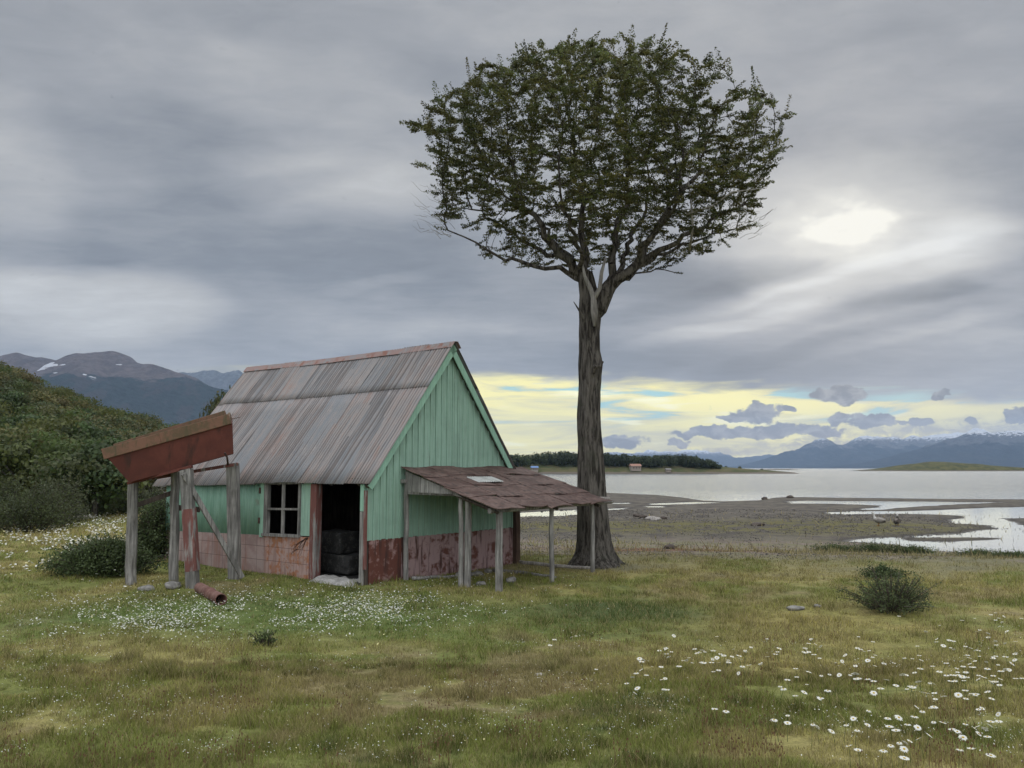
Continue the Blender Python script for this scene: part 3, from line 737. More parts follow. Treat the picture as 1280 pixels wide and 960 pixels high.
# window
wf = MB()
wy0, wy1, wz0, wz1 = 1.85, 2.99, .83, 1.80
wf.box((-.05, wy0, wz1), (.03, wy1, wz1 + .06)).box((-.07, wy0 - .03, wz0 - .055), (.03, wy1 + .03, wz0)).box((-.052, wy1 - .12, wz0 + .002), (.03, wy1 - .002, wz1 - .002)).box((-.05, wy0 + .0, wz0 + .002), (.03, wy0 + .045, wz1 - .002))
win = sheared(wf.build('window', M['greywood'], hut))
yc = (wy0 + .045 + wy1 - .12) / 2 + .0; zc_ = (wz0 + wz1) / 2 - .0
sheared(MB().box((-.046, yc - .028, wz0 + .003), (.0, yc + .028, wz1 - .003)).build('mullion', M['greywood'], win))
sheared(MB().box((-.043, wy0 + .046, zc_ - .02), (-.004, yc - .029, zc_ + .02)).box((-.043, yc + .029, zc_ - .02), (-.004, wy1 - .121, zc_ + .02)).build('glazing_bar', M['greywood'], win))
# corrugated sheet edge strip + hinges between window and sheeting
m = MB(); m.box((-.045, 3.0, DD - .06), (-.032, 3.12, EV - .06)); sheared(m.build('corner_board', M['greenlight'], sw))
for zz in (1.02, 1.62): sheared(MB().box((-.056, 3.10, zz), (-.046, 3.16, zz + .12)).build('hinge', M['iron'], sw))
# door posts
df = MB(); df.box((-.06, 1.335, -.12), (.09, 1.515, EV - .13)); df.build('door_post', M['redwood'], hut, bevel=.008)
df = MB(); df.box((-.05, .012, -.05), (.06, .115, 1.32)); df.build('door_post', M['greywood'], hut, bevel=.006)
df = MB(); df.box((-.05, .012, 1.325), (.05, .115, EV - .12)); df.build('door_post', M['greenlight'], hut, bevel=.006)
df = MB(); df.box((-.052, -.05, .3), (-.012, .008, 1.70)); df.build('corner_board', M['redwood'], hut)
df = MB(); df.box((-.04, .12, EV - .09), (.05, 1.33, EV - .012)); df.build('lintel', M['darkwood'], hut)
MB().box((-.022, -.02, -.05), (.01, .01, .298)).build('corner_board', M['darkwood'], hut)
# C corner post in dark brown
MB().box((W - .01, -.12, -.05), (W + .14, .02, EV + .0)).build('corner_post', M['rustpost'], hut, bevel=.008)
# floor slab inside and pale rubble at the threshold
n_ = 40; V = []; 
for a in range(n_):
    for b in range(n_):
        xx = -.22 + (W + .1) * (a / (n_ - 1)) ** 1.6; yy = .05 + (LN - .15) * (b / (n_ - 1)) ** 1.5
        V.append((xx, yy, .03 + .05 * fbm(np.array([xx * 5]), np.array([yy * 5]), 3, 3)[0] * (1 if xx > -.1 else .2) - (.08 if (xx < -.1 or (xx < .02 and yy > 1.34)) else 0)))
Fq = [(a * n_ + b, (a + 1) * n_ + b, (a + 1) * n_ + b + 1, a * n_ + b + 1) for a in range(n_ - 1) for b in range(n_ - 1)]
M['sand'] = rust_patch('pale_rubble', [(.22, .215, .20), (.36, .35, .33)], 9, .4, .6)
mesh_obj('floor', V, Fq, M['black'], hut, smooth=True)  # floor coloured near black in place of the indoor shade
V = []
for a in range(24):
    for b in range(40):
        xx = -.26 + .62 * a / 23; yy = .13 + 1.20 * b / 39; e_ = min(1, a / 5, (23 - a) / 8) * min(1, b / 4, (39 - b) / 4)
        V.append((xx, yy, .005 + .085 * e_ * (.5 + fbm(np.array([xx * 7]), np.array([yy * 7]), 13, 3)[0])))
mesh_obj('threshold_rubble', V, [(a * 40 + b, (a + 1) * 40 + b, (a + 1) * 40 + b + 1, a * 40 + b + 1) for a in range(23) for b in range(39)], M['sand'], hut, smooth=True)
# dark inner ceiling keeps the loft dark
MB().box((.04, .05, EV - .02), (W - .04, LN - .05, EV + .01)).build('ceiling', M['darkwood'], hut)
# roof: corrugated sheets, two courses a side
def roof_side(sgn):
    V = []; Fc = []; sh = []; uv = []
    rise = AP - EV; half = W / 2
    sl = Vector((-half * sgn, 0, -rise)).normalized(); nrm = Vector((-rise * sgn, 0, half)).normalized()
    if nrm.z < 0: nrm = -nrm
    Lr = math.hypot(half, rise) + (.19)
    apex = Vector((W / 2, 0, AP + .035))
    rnd = random.Random(5 + int(sgn)); PW = .685
    for (t0, t1, off) in ((.0, Lr * .345, .016), (Lr * .325, Lr, .0)):
        y = -.20; q = 0
        while y < LN + .40:
            tint = rnd.random(); wv = PW + .06; lift = off * .6 + (q % 2) * .005; k0 = len(V)
            de = rnd.uniform(-.025, .03) if t1 > Lr * .5 else rnd.uniform(-.012, .012)
            nc = int(wv / .0095); rows = 7
            for a in range(nc + 1):
                yy = y + wv * a / nc
                for b in range(rows):
                    t = t0 + (t1 + de - t0) * b / (rows - 1)
                    yend = LN + .10 + .32 * t / Lr                 # back edge flares a little towards the eave
                    y2 = min(yy, yend)
                    dip = .012 * math.sin(y * 3.1 + t * 2) + .01 * math.sin(t * 5 + q)
                    p = apex + sl * t + nrm * (lift + dip * .5 + .011 * math.cos(2 * math.pi * yy / .076)) + Vector((0, y2, 0))
                    p.z += SAG(y2) * (t / Lr) ** 1.2 + -.03 * math.sin(math.pi * max(0, min(1, y2 / LN))) * (1 - t / Lr)
                    V.append(p); sh.append(tint); uv.append((yy + q * .13, t + tint * 5))
            for a in range(nc):
                for b in range(rows - 1):
                    Fc.append((k0 + a * rows + b, k0 + a * rows + b + 1, k0 + (a + 1) * rows + b + 1, k0 + (a + 1) * rows + b))
            y += PW; q += 1
    o = mesh_obj('roof', V, Fc, M['corr'], hut, cols=np.array(sh), smooth=True, attr='sheet', uvs=uv)
    md = o.modifiers.new('thick', 'SOLIDIFY'); md.thickness = .003
    return o, sl, nrm, Lr, apex
rf, sl, nrm, Lr, apex = roof_side(1); rf2, sl2, nrm2, _, _ = roof_side(-1)
rf2['label'] = 'far slope of the corrugated roof'
# ridge cap: folded strip in overlapping lengths
V = []; Fc = []; sh = []; uv = []; y = -.24; q = 0
while y < LN + .05:
    y1 = min(y + 1.85, LN + .14); tint = random.random(); k0 = len(V)
    for yy in (y, (y + y1) / 2, y1):
        zz = -.03 * math.sin(math.pi * max(0, min(1, yy / LN))) + .004 * (q % 2)
        for (s_, t) in ((sl, .19), (sl, .03), (sl2, .03), (sl2, .19)):
            nn = nrm if s_ is sl else nrm2
            V.append(apex + s_ * t + nn * .036 + Vector((0, yy, zz))); sh.append(.75 + .25 * tint); uv.append((yy, t))
    for a in range(2):
        for b in range(3): Fc.append((k0 + a * 4 + b, k0 + a * 4 + b + 1, k0 + a * 4 + 4 + b + 1, k0 + a * 4 + 4 + b))
    y = y1 - .05; q += 1
    if y1 >= LN + .13: break
M['cap'] = rust_patch('rust_pink_ridge', [(.24, .165, .15), (.21, .20, .20), (.20, .10, .075)], 2.0, .45, .6)
o = mesh_obj('ridge_cap', V, Fc, M['cap'], rf); md = o.modifiers.new('t', 'SOLIDIFY'); md.thickness = .006
# rake boards on the gable, green
for s_, nn in ((sl, nrm), (sl2, nrm2)):
    p0 = apex + Vector((0, -.15, -.035)) - nn * .075; p1 = p0 + s_ * (Lr - .02)
    m = MB(); m.prism([p0 + nn * .055, p1 + nn * .055, p1 - nn * .065, p0 - nn * .065 + Vector((0, 0, -.03))], (0, .022, 0)); m.build('rake_board', M['greenlight'], rf)
    p0 = apex + Vector((0, -.126, -.06)) - nn * .05; m = MB(); m.prism([p0 + nn * .02, p0 + s_ * (Lr - .05) + nn * .02, p0 + s_ * (Lr - .05) - nn * .03, p0 - nn * .03], (0, .10, 0)); m.build('rafter', M['darkwood'], rf)
# rafter tails behind eave
for k in range(9):
    yy = .2 + k * .79; MB().beam(Vector((.12, yy, EV - .0 + SAG(yy))), Vector((-.01, yy, EV - .14 + SAG(yy))), .05, .06).build('rafter', M['darkwood'], rf)

# contents of the hut
def lumpy_box(name, a, b, mt, seed, parent=None, amt=.03, seg=5):
    bm = bmesh.new(); bmesh.ops.create_cube(bm, size=1.0); bmesh.ops.subdivide_edges(bm, edges=list(bm.edges), cuts=seg * 2, use_grid_fill=True)
    rnd = random.Random(seed)
    c = Vector([(a[i] + b[i]) / 2 for i in range(3)]); s = Vector([b[i] - a[i] for i in range(3)])
    from mathutils import noise as mn
    for v in bm.verts:
        q = v.co * 2; f = 1 - .10 * max(0, q.length - 1.2); nn_ = mn.noise_vector(q * 1.3 + Vector((seed * 5, 0, a[2] * 9))) * amt * 2 + mn.noise_vector(q * 4) * amt
        v.co = Vector((v.co.x * s.x * f, v.co.y * s.y * f, v.co.z * s.z * f)) + nn_
    me = bpy.data.meshes.new(name); bm.to_mesh(me); bm.free()
    for p in me.polygons: p.use_smooth = True
    me.materials.append(mt); o = bpy.data.objects.new(name, me); COL.objects.link(o)
    if parent: o.parent = parent
    return o, c
M['bale'] = rust_patch('sooty_bale', [(.03, .03, .029), (.075, .072, .068)], 9, .5, .62)
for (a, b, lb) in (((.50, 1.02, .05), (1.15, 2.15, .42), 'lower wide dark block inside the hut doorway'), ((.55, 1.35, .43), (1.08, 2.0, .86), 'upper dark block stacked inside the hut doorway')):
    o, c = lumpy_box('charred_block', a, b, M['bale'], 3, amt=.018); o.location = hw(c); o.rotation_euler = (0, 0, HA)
    tag(o, lb, 'block')

# ------------------------------------------------------------------ lean-to on the gable
ltL, ltR, ltOut = .80, 4.52, 2.36
zT, zB = 2.06, 1.40
def ltz(out): return zT + (zB - zT) * out / 2.25
V = []; 
m = MB(); rnd = random.Random(12)
rows_ = 4; colsn = 5
for r_ in range(rows_):
    o0, o1 = ltOut * r_ / rows_ - (.05 if r_ else -.0), ltOut * (r_ + 1) / rows_
    for c_ in range(colsn):
        x0 = ltL + (ltR - ltL) * c_ / colsn - (0 if c_ == 0 else .02); x1 = ltL + (ltR - ltL) * (c_ + 1) / colsn
        if c_ == colsn - 1: x1 += rnd.uniform(-.12, .12)
        if c_ == 0: x0 -= rnd.uniform(-.04, .04)
        oo1 = o1 + (rnd.uniform(-.03, .08)); th = .012; lift = .028 + .010 * (rows_ - r_) + (c_ % 2) * .006
        if r_ == 1 and c_ == 2: x1 -= .0
        g_ = 4; k = len(m.v)
        for a in range(g_ + 1):
            for b in range(g_ + 1):
                xx = x0 + (x1 - x0) * a / g_; ou = o0 + (oo1 - o0) * b / g_
                wav = .013 * math.sin(xx * 4 + r_) + rnd.uniform(-.006, .010) + (rnd.uniform(-.01, .02) if b == g_ else 0)
                m.v.append(Vector((xx, -.05 - ou, ltz(ou) + lift + wav))); m.c.append((1, 1, 1))
        for a in range(g_):
            for b in range(g_): m.f.append((k + a * 5 + b, k + a * 5 + b + 1, k + (a + 1) * 5 + b + 1, k + (a + 1) * 5 + b))
lt = m.build('lean_to', M['felt'], hut); md = lt.modifiers.new('t', 'SOLIDIFY'); md.thickness = .014
lt['label'] = 'low lean-to of brown roofing sheets on rough posts'
# pale ribbed patch
V = []; xs_ = np.linspace(1.85, 2.60, 60)
for xx in xs_:
    for ou in (.72, 1.05): V.append((xx, -.05 - ou, ltz(ou) + .085 + .008 * math.cos(xx * 2 * math.pi / .07)))
mesh_obj('patch_sheet', V, [(2 * k, 2 * k + 1, 2 * k + 3, 2 * k + 2) for k in range(59)], M['paletin'], lt)
# posts (wall post, paired outer post, outer posts)
def lpost(x, out, ztop, r, mt='greywood', dx=0.0, zb=-.15, n='post'):
    w = hw((x, -out, 0)); gz = T1(w.x, w.y)
    o = post_mb((x + dx, -out, gz + zb), (x, -out, ztop), r, 10, .06).build(n, M[mt], lt, smooth=False); return o
lpost(.90, .12, 1.86, .05, dx=.0)
lpost(1.02, 1.38, 1.64, .048); lpost(1.10, 1.47, 1.62, .068)
lpost(1.09, 2.20, ltz(2.2) - .07, .068)
lpost(2.72, 2.16, ltz(2.15) - .07, .048)
lpost(4.18, 2.14, ltz(2.15) - .07, .048)
# beams
def bt_(p, q, r, mt='greywood', n='beam', jit=.06): return post_mb(p, q, r, 8, jit, 9, .9, .012).build(n, M[mt], lt)
bt_((.82, -2.20, ltz(2.2) - .045), (4.95, -2.14, ltz(2.15) - .03), .048)
bt_((4.25, -1.86, ltz(1.9) - .04), (5.02, -2.02, ltz(1.9) - .05), .045, 'palewood')
bt_((4.40, -1.55, ltz(1.6) - .02), (4.80, -1.62, ltz(1.6) - .03), .04, 'palewood')
for xx in (.93, 2.72, 4.20): bt_((xx, -.06, zT - .06), (xx, -2.3, ltz(2.3) - .05), .035, 'darkwood')
MB().box((.80, -.16, zT - .24), (.98, -.05, zT - .17)).build('bracket', M['greywood'], lt)
m = MB(); x0 = 0.12; rnd = random.Random(3)
k = 0
while x0 < 2.05:                                     # short grey boards closing the lean-to's end
    w = rnd.uniform(.17, .24); x1 = min(x0 + w, 2.12)
    m.prism([(.86 + rnd.uniform(-.004, .004), -x0, 1.66 - .02 * x0), (.86, -x1 + .008, 1.66 - .02 * x1), (.86, -x1 + .008, ltz(x1) + .02), (.86, -x0, ltz(x0) + .02)] if ltz(x1) + .02 > 1.66 - .02 * x1 + .02 else [(.86, -x0, 1.62), (.86, -x1 + .008, 1.58), (.86, -x1 + .008, 1.585), (.86, -x0, ltz(x0) + .02)], (.02, 0, 0))
    x0 = x1; k += 1
    if ltz(x0) < 1.63: break
m.build('end_board', M['greywood'], lt)
MB().beam((.875, -.10, 1.64), (1.0, -1.48, 1.62), .03, .05).build('beam', M['greywood'], lt)

# ------------------------------------------------------------------ loose timbers, stones, pipe
def lying_pole(name, p, q, r, mt, label, cat, lift=.03, seg=10):
    m = MB(); pts = []
    for k in range(seg + 1):
        t = k / seg; x_ = p.x + (q.x - p.x) * t; y_ = p.y + (q.y - p.y) * t
        pts.append(Vector((x_ + random.uniform(-.012, .012), y_ + random.uniform(-.02, .02), T1(x_, y_) + lift + r * .5 + random.uniform(-.006, .01))))
    c = pts[0].copy(); m.tube([a - c for a in pts], [r * (1 - .25 * k / seg) for k in range(seg + 1)], 8, jit=.08)
    o = m.build(name, M[mt], smooth=True); o.location = c; tag(o, label, cat); return o
lying_pole('log', hw((4.1, -.35, 0)), hw((4.3, -2.1, 0)), .04, 'palewood', 'long grey pole lying from the hut corner to the tree foot', 'log', .05)
lying_pole('log', hw((3.0, -.5, 0)), hw((3.0, -2.05, 0)), .035, 'greywood', 'thin grey pole lying in the grass under the lean-to', 'log', .02)
lying_pole('plank', hw((.92, -.25, 0)), hw((2.4, -.55, 0)), .035, 'greywood', 'grey plank along the foot of the gable wall', 'plank', .02)
def stone(x, y, s, seed, mt='rock', label='', cat='stone', flat=.6, group=None, name='stone', sink=.3):
    bm = bmesh.new(); bmesh.ops.create_icosphere(bm, subdivisions=3, radius=1.0); rnd = random.Random(seed)
    ofs = Vector((rnd.uniform(0, 50), rnd.uniform(0, 50), 0))
    from mathutils import noise as mn
    for v in bm.verts:
        q = v.co.copy(); v.co = q * (1 + .32 * mn.noise(q * 1.3 + ofs) + .12 * mn.noise(q * 3.5 + ofs)); v.co.z *= flat; v.co *= s
        v.co.x *= 1 + .4 * math.sin(seed)
    me = bpy.data.meshes.new(name); bm.to_mesh(me); bm.free()
    for p in me.polygons: p.use_smooth = True
    me.materials.append(M[mt]); o = bpy.data.objects.new(name, me); COL.objects.link(o)
    o.location = (x, y, T1(x, y) + s * flat * (1 - sink) * .6); o.rotation_euler = (0, 0, rnd.uniform(0, 6)); tag(o, label, cat, group); return o
def stone_px(px, py, s, seed, label, **k): p = G(px, py); return stone(p.x, p.y, s, seed, label=label, **k)
stone_px(216, 735, .13, 1, 'rounded grey stone at the foot of a stand post')
stone_px(183, 738, .10, 2, 'flat grey stone in the grass left of the stand')
stone_px(676, 845, .06, 3, 'pale flat stone bedded in the foreground grass', mt='palewood', flat=.3)
stone_px(995, 763, .13, 5, 'low grey stone in the grass left of the dark bush', flat=.35)
stone_px(1022, 759, .07, 6, 'small pale stone left of the dark bush', flat=.4)
# rubble under the lean-to
for k, (x_, o_, s_) in enumerate(((2.0, .55, .14), (2.5, .5, .10), (1.55, 1.4, .09), (2.2, 1.6, .11), (2.9, .45, .09))):
    w = hw((x_, -o_, 0)); stone(w.x, w.y, s_, 20 + k, label=['largest dark stone by the wall foot under the lean-to', 'dark stone between the posts near the wall under the lean-to', 'small dark stone beside the paired lean-to posts', 'dark stone just behind the front corner post of the lean-to', 'small dark stone by the wall near the far end of the lean-to'][k], group='rubble under the lean-to')
# pipe
pa, pb = G(249, 741), G(276, 757)
dv = (pb - pa); m = MB(); Lp = dv.length * 1.0
n_s = 20; V = []; Fc = []
for (t, r_) in ((0, .088), (.03, .092), (.48, .09), (.5, .10), (.54, .10), (.56, .088), (.97, .088), (1, .092)):
    for j_ in range(n_s): a = 2 * math.pi * j_ / n_s; V.append((t * Lp, r_ * math.cos(a), r_ * math.sin(a)))
for (t, r_) in ((1, .078), (.1, .076)):
    for j_ in range(n_s): a = 2 * math.pi * j_ / n_s; V.append((t * Lp, r_ * math.cos(a), r_ * math.sin(a)))
for k in range(9):
    for j_ in range(n_s): Fc.append((k * n_s + j_, k * n_s + (j_ + 1) % n_s, (k + 1) * n_s + (j_ + 1) % n_s, (k + 1) * n_s + j_))
Fc.append(tuple(range(n_s))[::-1])
pipe = mesh_obj('rusty_pipe', V, Fc, M['pipe'], smooth=True); pipe.location = pa + Vector((0, 0, .085)); pipe.rotation_euler = (0, math.asin(max(-1, min(1, -dv.z / Lp))), math.atan2(dv.y, dv.x))
tag(pipe, 'short rusty pipe lying in the grass in front of the stand', 'pipe')

# ------------------------------------------------------------------ stand and tilted trough
P163 = G(163, 731); P217 = G(217, 729); P240 = G(241, 735); P292 = G(294, 724)
sc_ = thing('timber_stand', (P217.x, P217.y, P217.z), 0, 'rough stand of leaning grey and red posts carrying the rusty trough', 'stand')
def sp_(p): return Vector(p) - Vector(sc_.location)
def topz(px, py, D): return at(px, py, D)
def stand_post(base, tpx, tpy, r, mt, sq=False, label=None, n='post'):
    top = at(tpx, tpy, base.y)
    if sq:
        m = MB(); m.beam(sp_(base - Vector((0, 0, .2))), sp_(top), r * 2, r * 2, (0, 1, 0)); o = m.build(n, M[mt], sc_, bevel=.008)
    else: o = post_mb(sp_(base - Vector((0, 0, .2))), sp_(top), r, 10, .07, 8, .92).build(n, M[mt], sc_)
    if label: o['label'] = label
    return o
stand_post(P163, 167, 600, .10, 'greywood')
stand_post(P217, 219, 590, .085, 'greywood', label='darker round post')
stand_post(P240 + Vector((.02, 0, 0)), 233, 586, .095, 'greywood', True, 'grey post with red painted lower half')
stand_post(P292, 291, 579, .10, 'greywood', True)
# red painted sleeve portion of the third post
b0 = P240 + Vector((.02, 0, 0)); t0 = at(233, 586, P240.y); m = MB(); m.beam(sp_(b0.lerp(t0, .14)), sp_(b0.lerp(t0, .66)), .196, .196, (0, 1, 0))
m.build('painted_band', M['redwood'], sc_)
def stb(pxa, pya, Da, pxb, pyb, Db, w, h, mt, n='brace'):
    m = MB(); m.beam(sp_(at(pxa, pya, Da)), sp_(at(pxb, pyb, Db)), w, h, (0, 0, 1)); return m.build(n, M[mt], sc_, bevel=.006)
yl, yr = P163.y, P292.y
stb(229, 592, P240.y - .14, 303, 722, P292.y - .30, .05, .09, 'greywood')
stb(170, 632, yl, 215, 616, P217.y, .05, .09, 'darkwood')
stb(216, 634, P217.y + .05, 250, 637, P240.y + .45, .05, .10, 'darkwood', 'rail')
bm_ = stb(160, 603, yl - .02, 297, 580, yr - .02, .12, .06, 'redwood', 'beam')
# trough: tapered sheet box with an outer rim band
Df = 14.75; Db = 15.75
def quadpts(D, pts): return [at(px, py, D - .25 + .75 * (px - 136) / 155) for px, py in pts]
ft = quadpts(Df, [(136, 572), (289, 529), (291, 566), (161, 602)])       # front face: TL TR BR BL
sc2 = 1.0
def backof(p, zsh=0.0, inset=0.0):
    return Vector((p.x - .31, p.y + .93, p.z + zsh))
bk = [backof(ft[0], .10), backof(ft[1], .16), backof(ft[2], .0) + Vector((.07, -.22, 0)), backof(ft[3], 0) + Vector((.07, -.22, 0))]
ft[2] += Vector((-.04, .12, 0)); ft[3] += Vector((-.04, .12, 0))
tr = thing('rusty_trough', ft[3].copy(), 0, 'long red rusty metal trough tilted on top of the timber stand', 'trough')
def rel(p): return p - Vector(tr.location)
V = [rel(p) for p in ft + bk]
o = mesh_obj('tank_body', V, [(0, 1, 2, 3), (5, 4, 7, 6), (4, 0, 3, 7), (1, 5, 6, 2), (3, 2, 6, 7)], M['tank'], tr)
md = o.modifiers.new('t', 'SOLIDIFY'); md.thickness = .02; md.offset = -1
upv = (ft[0] - ft[3]).normalized(); al = (ft[1] - ft[0]).normalized(); nup = Vector((-al.z, 0, math.hypot(al.x, al.y))).normalized()
def rimbar(p, q, th, h, mt, n): 
    m = MB(); m.beam(rel(p + nup * h * .42), rel(q + nup * h * .42), th, h, nup); return m.build(n, M[mt], tr, bevel=.006)
e = al * .07
mid = ft[0].lerp(ft[1], .42)
rimbar(ft[0] - e + Vector((0, -.025, 0)), mid + Vector((0, -.025, 0)), .045, .19, 'tankrim', 'rim_board')
rimbar(mid + Vector((0, -.030, 0)), ft[1] + Vector((0, -.030, 0)) + e * .1, .045, .19, 'tankrim', 'rim_board')
rimbar(bk[0] - e * .3 + Vector((0, .02, .0)), bk[1] - e * 1.2 + Vector((0, .02, .0)), .045, .19, 'tankrim', 'rim_board')
rimbar(ft[0] - e * .5 + Vector((0, .0, 0)), bk[0] - e * .5, .045, .12, 'tankrim', 'rim_board')
rimbar(ft[1] + Vector((0, .0, 0)) - e * .3, bk[1] - e * .3, .045, .12, 'tankrim', 'rim_board')
m = MB(); m.tube([rel(at(281, 566, Df + .2)), rel(at(284, 572, Df + .25)), rel(at(285, 581, Df + .9))], .018, 6); m.build('drain_rod', M['iron'], tr)
m = MB(); m.tube([rel(at(289, 524, Df)), rel(at(300, 521.5, Df))], .006, 5); m.build('wire', M['iron'], tr)
m = MB(); m.beam(rel(at(160, 604, Df + .2)), rel(at(240, 583, Df + .2)), .09, .05); m.build('bottom_flange', M['tank'], tr)

# ------------------------------------------------------------------ the big tree
TD = 18.05
tb = Vector((*onz(742, 706, T1(1.8, 18.0)), 0)); tb.z = T1(tb.x, tb.y); TD = tb.y
tree = thing('beech_tree', tb, 0, 'tall lone beech tree with a broad wind-shaped crown beside the hut', 'tree')
def tp(px, py, dd=0.0): return at(px, py, TD + dd) - tb
# --- branch skeleton by space colonisation
rng = np.random.default_rng(11)
OUT = [(70, 668, 830), (82, 640, 845), (92, 610, 860), (110, 580, 885), (128, 563, 948), (145, 550, 962), (165, 522, 970), (182, 500, 978), (198, 504, 974), (215, 522, 968), (235, 534, 958), (255, 528, 950), (275, 532, 950), (292, 546, 956), (306, 590, 925), (322, 625, 880), (334, 668, 830)]
oy = np.array([o_[0] for o_ in OUT], float); oL = np.array([o_[1] for o_ in OUT], float); oR = np.array([o_[2] for o_ in OUT], float)
OUTP = np.array([(654, 70), (679, 47), (705, 60), (732, 50), (780, 50), (817, 54), (833, 74), (845, 91), (870, 103), (886, 118), (886, 140), (916, 150), (926, 126), (943, 112), (960, 120), (957, 144), (967, 166), (984, 181), (980, 207), (962, 222), (968, 240), (945, 257), (955, 286), (910, 308), (868, 330), (838, 340), (800, 326), (700, 328), (668, 340), (630, 330), (594, 312), (545, 290), (529, 262), (547, 233), (541, 206), (516, 197), (502, 183), (533, 164), (533, 137), (541, 121), (560, 112), (589, 101), (602, 82), (614, 72), (634, 74)], float)
att = []
def holes(px, py):                        # open spots in the crown
    if py > 250 and px < 640 and rng.random() < .50: return True
    if py > 285 and rng.random() < .35: return True
    return vn(np.array([px / 38.]), np.array([py / 15.]), 95)[0] < .27
while len(att) < 4600:
    px = rng.uniform(498, 988, 200); py = rng.uniform(44, 342, 200); sd_ = sdpoly(px, py, OUTP)
    for x_, y_, d_ in zip(px, py, sd_):
        if d_ > -7 or holes(x_, y_): continue
        l = np.interp(y_, oy, oL); r_ = np.interp(y_, oy, oR); c = (l + r_) / 2; hw_ = (r_ - l) / 2; q = math.sqrt(max(.02, 1 - ((x_ - c) / hw_) ** 2)); dpt = hw_ / FPX * TD * .82 * q
        if y_ < 110: dpt *= .75
        dd = rng.uniform(-dpt, dpt)
        if abs(dd) < dpt * .55 and rng.random() < .3 and y_ > 150: continue
        att.append(tuple(tp(x_, y_, 0) + Vector((0, dd, 0))))
att = np.array(att)
nodes = []; par = []
CH = {}
def chain(pts, start=-1, step=.2, ra=None, rb=None):
    idx = start; new_ = []
    P_ = [Vector(p) for p in pts]
    if start >= 0: P_ = [Vector(nodes[start])] + P_
    else: nodes.append(tuple(P_[0])); par.append(-1); idx = 0
    for a, b in zip(P_[:-1], P_[1:]):
        n_ = max(1, int((b - a).length / step))
        for k in range(1, n_ + 1):
            w = a.lerp(b, k / n_); j_ = .055 if k < n_ else .0
            nodes.append((w.x + rng.normal() * j_, w.y + rng.normal() * j_, w.z + rng.normal() * j_ * .7)); par.append(idx); idx = len(nodes) - 1; new_.append(idx)
    if ra:
        for q, k in enumerate(new_): CH[k] = ra + (rb - ra) * q / max(1, len(new_) - 1)
    return idx
top = chain([tp(738, 404), tp(737, 380, .02), tp(733, 352, .05)], ra=.23, rb=.17)
fork = 0
r1 = chain([tp(748, 386, -.02), tp(757, 366, -.05), tp(772, 348, -.1), tp(797, 330, -.15)], fork, ra=0.198, rb=0.100)
l1 = chain([tp(716, 338, -.1), tp(699, 318, -.15), tp(680, 296, -.3), tp(668, 268, -.3), tp(640, 250, -.2)], top, ra=0.101, rb=0.040)
chain([tp(700, 334, -.2), tp(668, 333, -.35), tp(640, 323, -.45), tp(606, 311, -.5), tp(580, 296, -.6), tp(560, 288, -.6)], top, ra=0.058, rb=0.014)
chain([tp(712, 330, .3), tp(676, 312, .8), tp(650, 300, 1.0), tp(618, 276, 1.3), tp(590, 262, 1.4)], top, ra=0.062, rb=0.016)
chain([tp(733, 325, .2), tp(726, 290, .3), tp(731, 250, .35), tp(722, 215, .5)], top, ra=0.094, rb=0.040)
chain([tp(722, 335, .5), tp(690, 300, 1.2), tp(668, 270, 1.9)], top, ra=0.062, rb=0.028)
chain([tp(728, 325, -.5), tp(712, 285, -1.2), tp(702, 250, -1.8)], top, ra=0.062, rb=0.028)
chain([tp(765, 318, .1), tp(772, 284, .2), tp(788, 250, .4), tp(786, 215, .4)], r1 - 3, ra=0.094, rb=0.036)
chain([tp(835, 309, -.3), tp(866, 290, -.3), tp(902, 266, -.3), tp(930, 255, -.3)], r1, ra=0.070, rb=0.020)
chain([tp(830, 318, .5), tp(862, 304, 1.0), tp(890, 292, 1.2), tp(920, 286, 1.2)], r1, ra=0.051, rb=0.014)
chain([tp(812, 300, -.7), tp(842, 262, -1.4), tp(850, 225, -1.9)], r1, ra=0.062, rb=0.024)
chain([tp(815, 296, -.1), tp(836, 262, -.1), tp(866, 225, .1), tp(880, 190, .2)], r1, ra=0.078, rb=0.028)
chain([tp(790, 300, .8), tp(808, 262, 1.5), tp(812, 225, 2.0)], r1 - 2, ra=0.062, rb=0.024)
chain([tp(820, 336, -.4), tp(845, 341, -.5), tp(853, 342, -.5)], r1 - 2, ra=0.023, rb=0.006)
step = .17; infl = 2.2; kill = .30
natt = len(att); alive = np.ones(natt, bool); near = np.full(natt, -1); nd = np.full(natt, 1e9)
def upd(newidx):
    NP = np.array([nodes[k] for k in newidx]); 
    for k0 in range(0, len(newidx), 400):
        d = np.linalg.norm(att[:, None, :] - NP[None, k0:k0 + 400], axis=2); j_ = d.argmin(1); dm = d[np.arange(natt), j_]
        b = dm < nd; nd[b] = dm[b]; near[b] = np.array(newidx)[k0 + j_[b]]
upd(list(range(len(nodes))))
for it in range(200):
    alive &= nd > kill
    a = alive & (nd < infl)
    if not a.any(): break
    dirs = {}
    for k in np.nonzero(a)[0]:
        n_ = near[k]; v = att[k] - np.array(nodes[n_]); v /= np.linalg.norm(v) + 1e-9
        dirs.setdefault(n_, []).append(v)
    new = []
    for n_, vs in dirs.items():
        v = np.mean(vs, 0); L = np.linalg.norm(v)
        if L < .05: v = vs[0]; L = 1
        v = v / L
        if par[n_] >= 0:
            pd = np.array(nodes[n_]) - np.array(nodes[par[n_]]); pd /= np.linalg.norm(pd) + 1e-9; v = v + pd * .35
        v = v + rng.normal(size=3) * .24; v /= np.linalg.norm(v)
        nodes.append(tuple(np.array(nodes[n_]) + v * step)); par.append(n_); new.append(len(nodes) - 1)
    upd(new)
    if len(nodes) > 9000: break
N = len(nodes); ch = [[] for _ in range(N)]
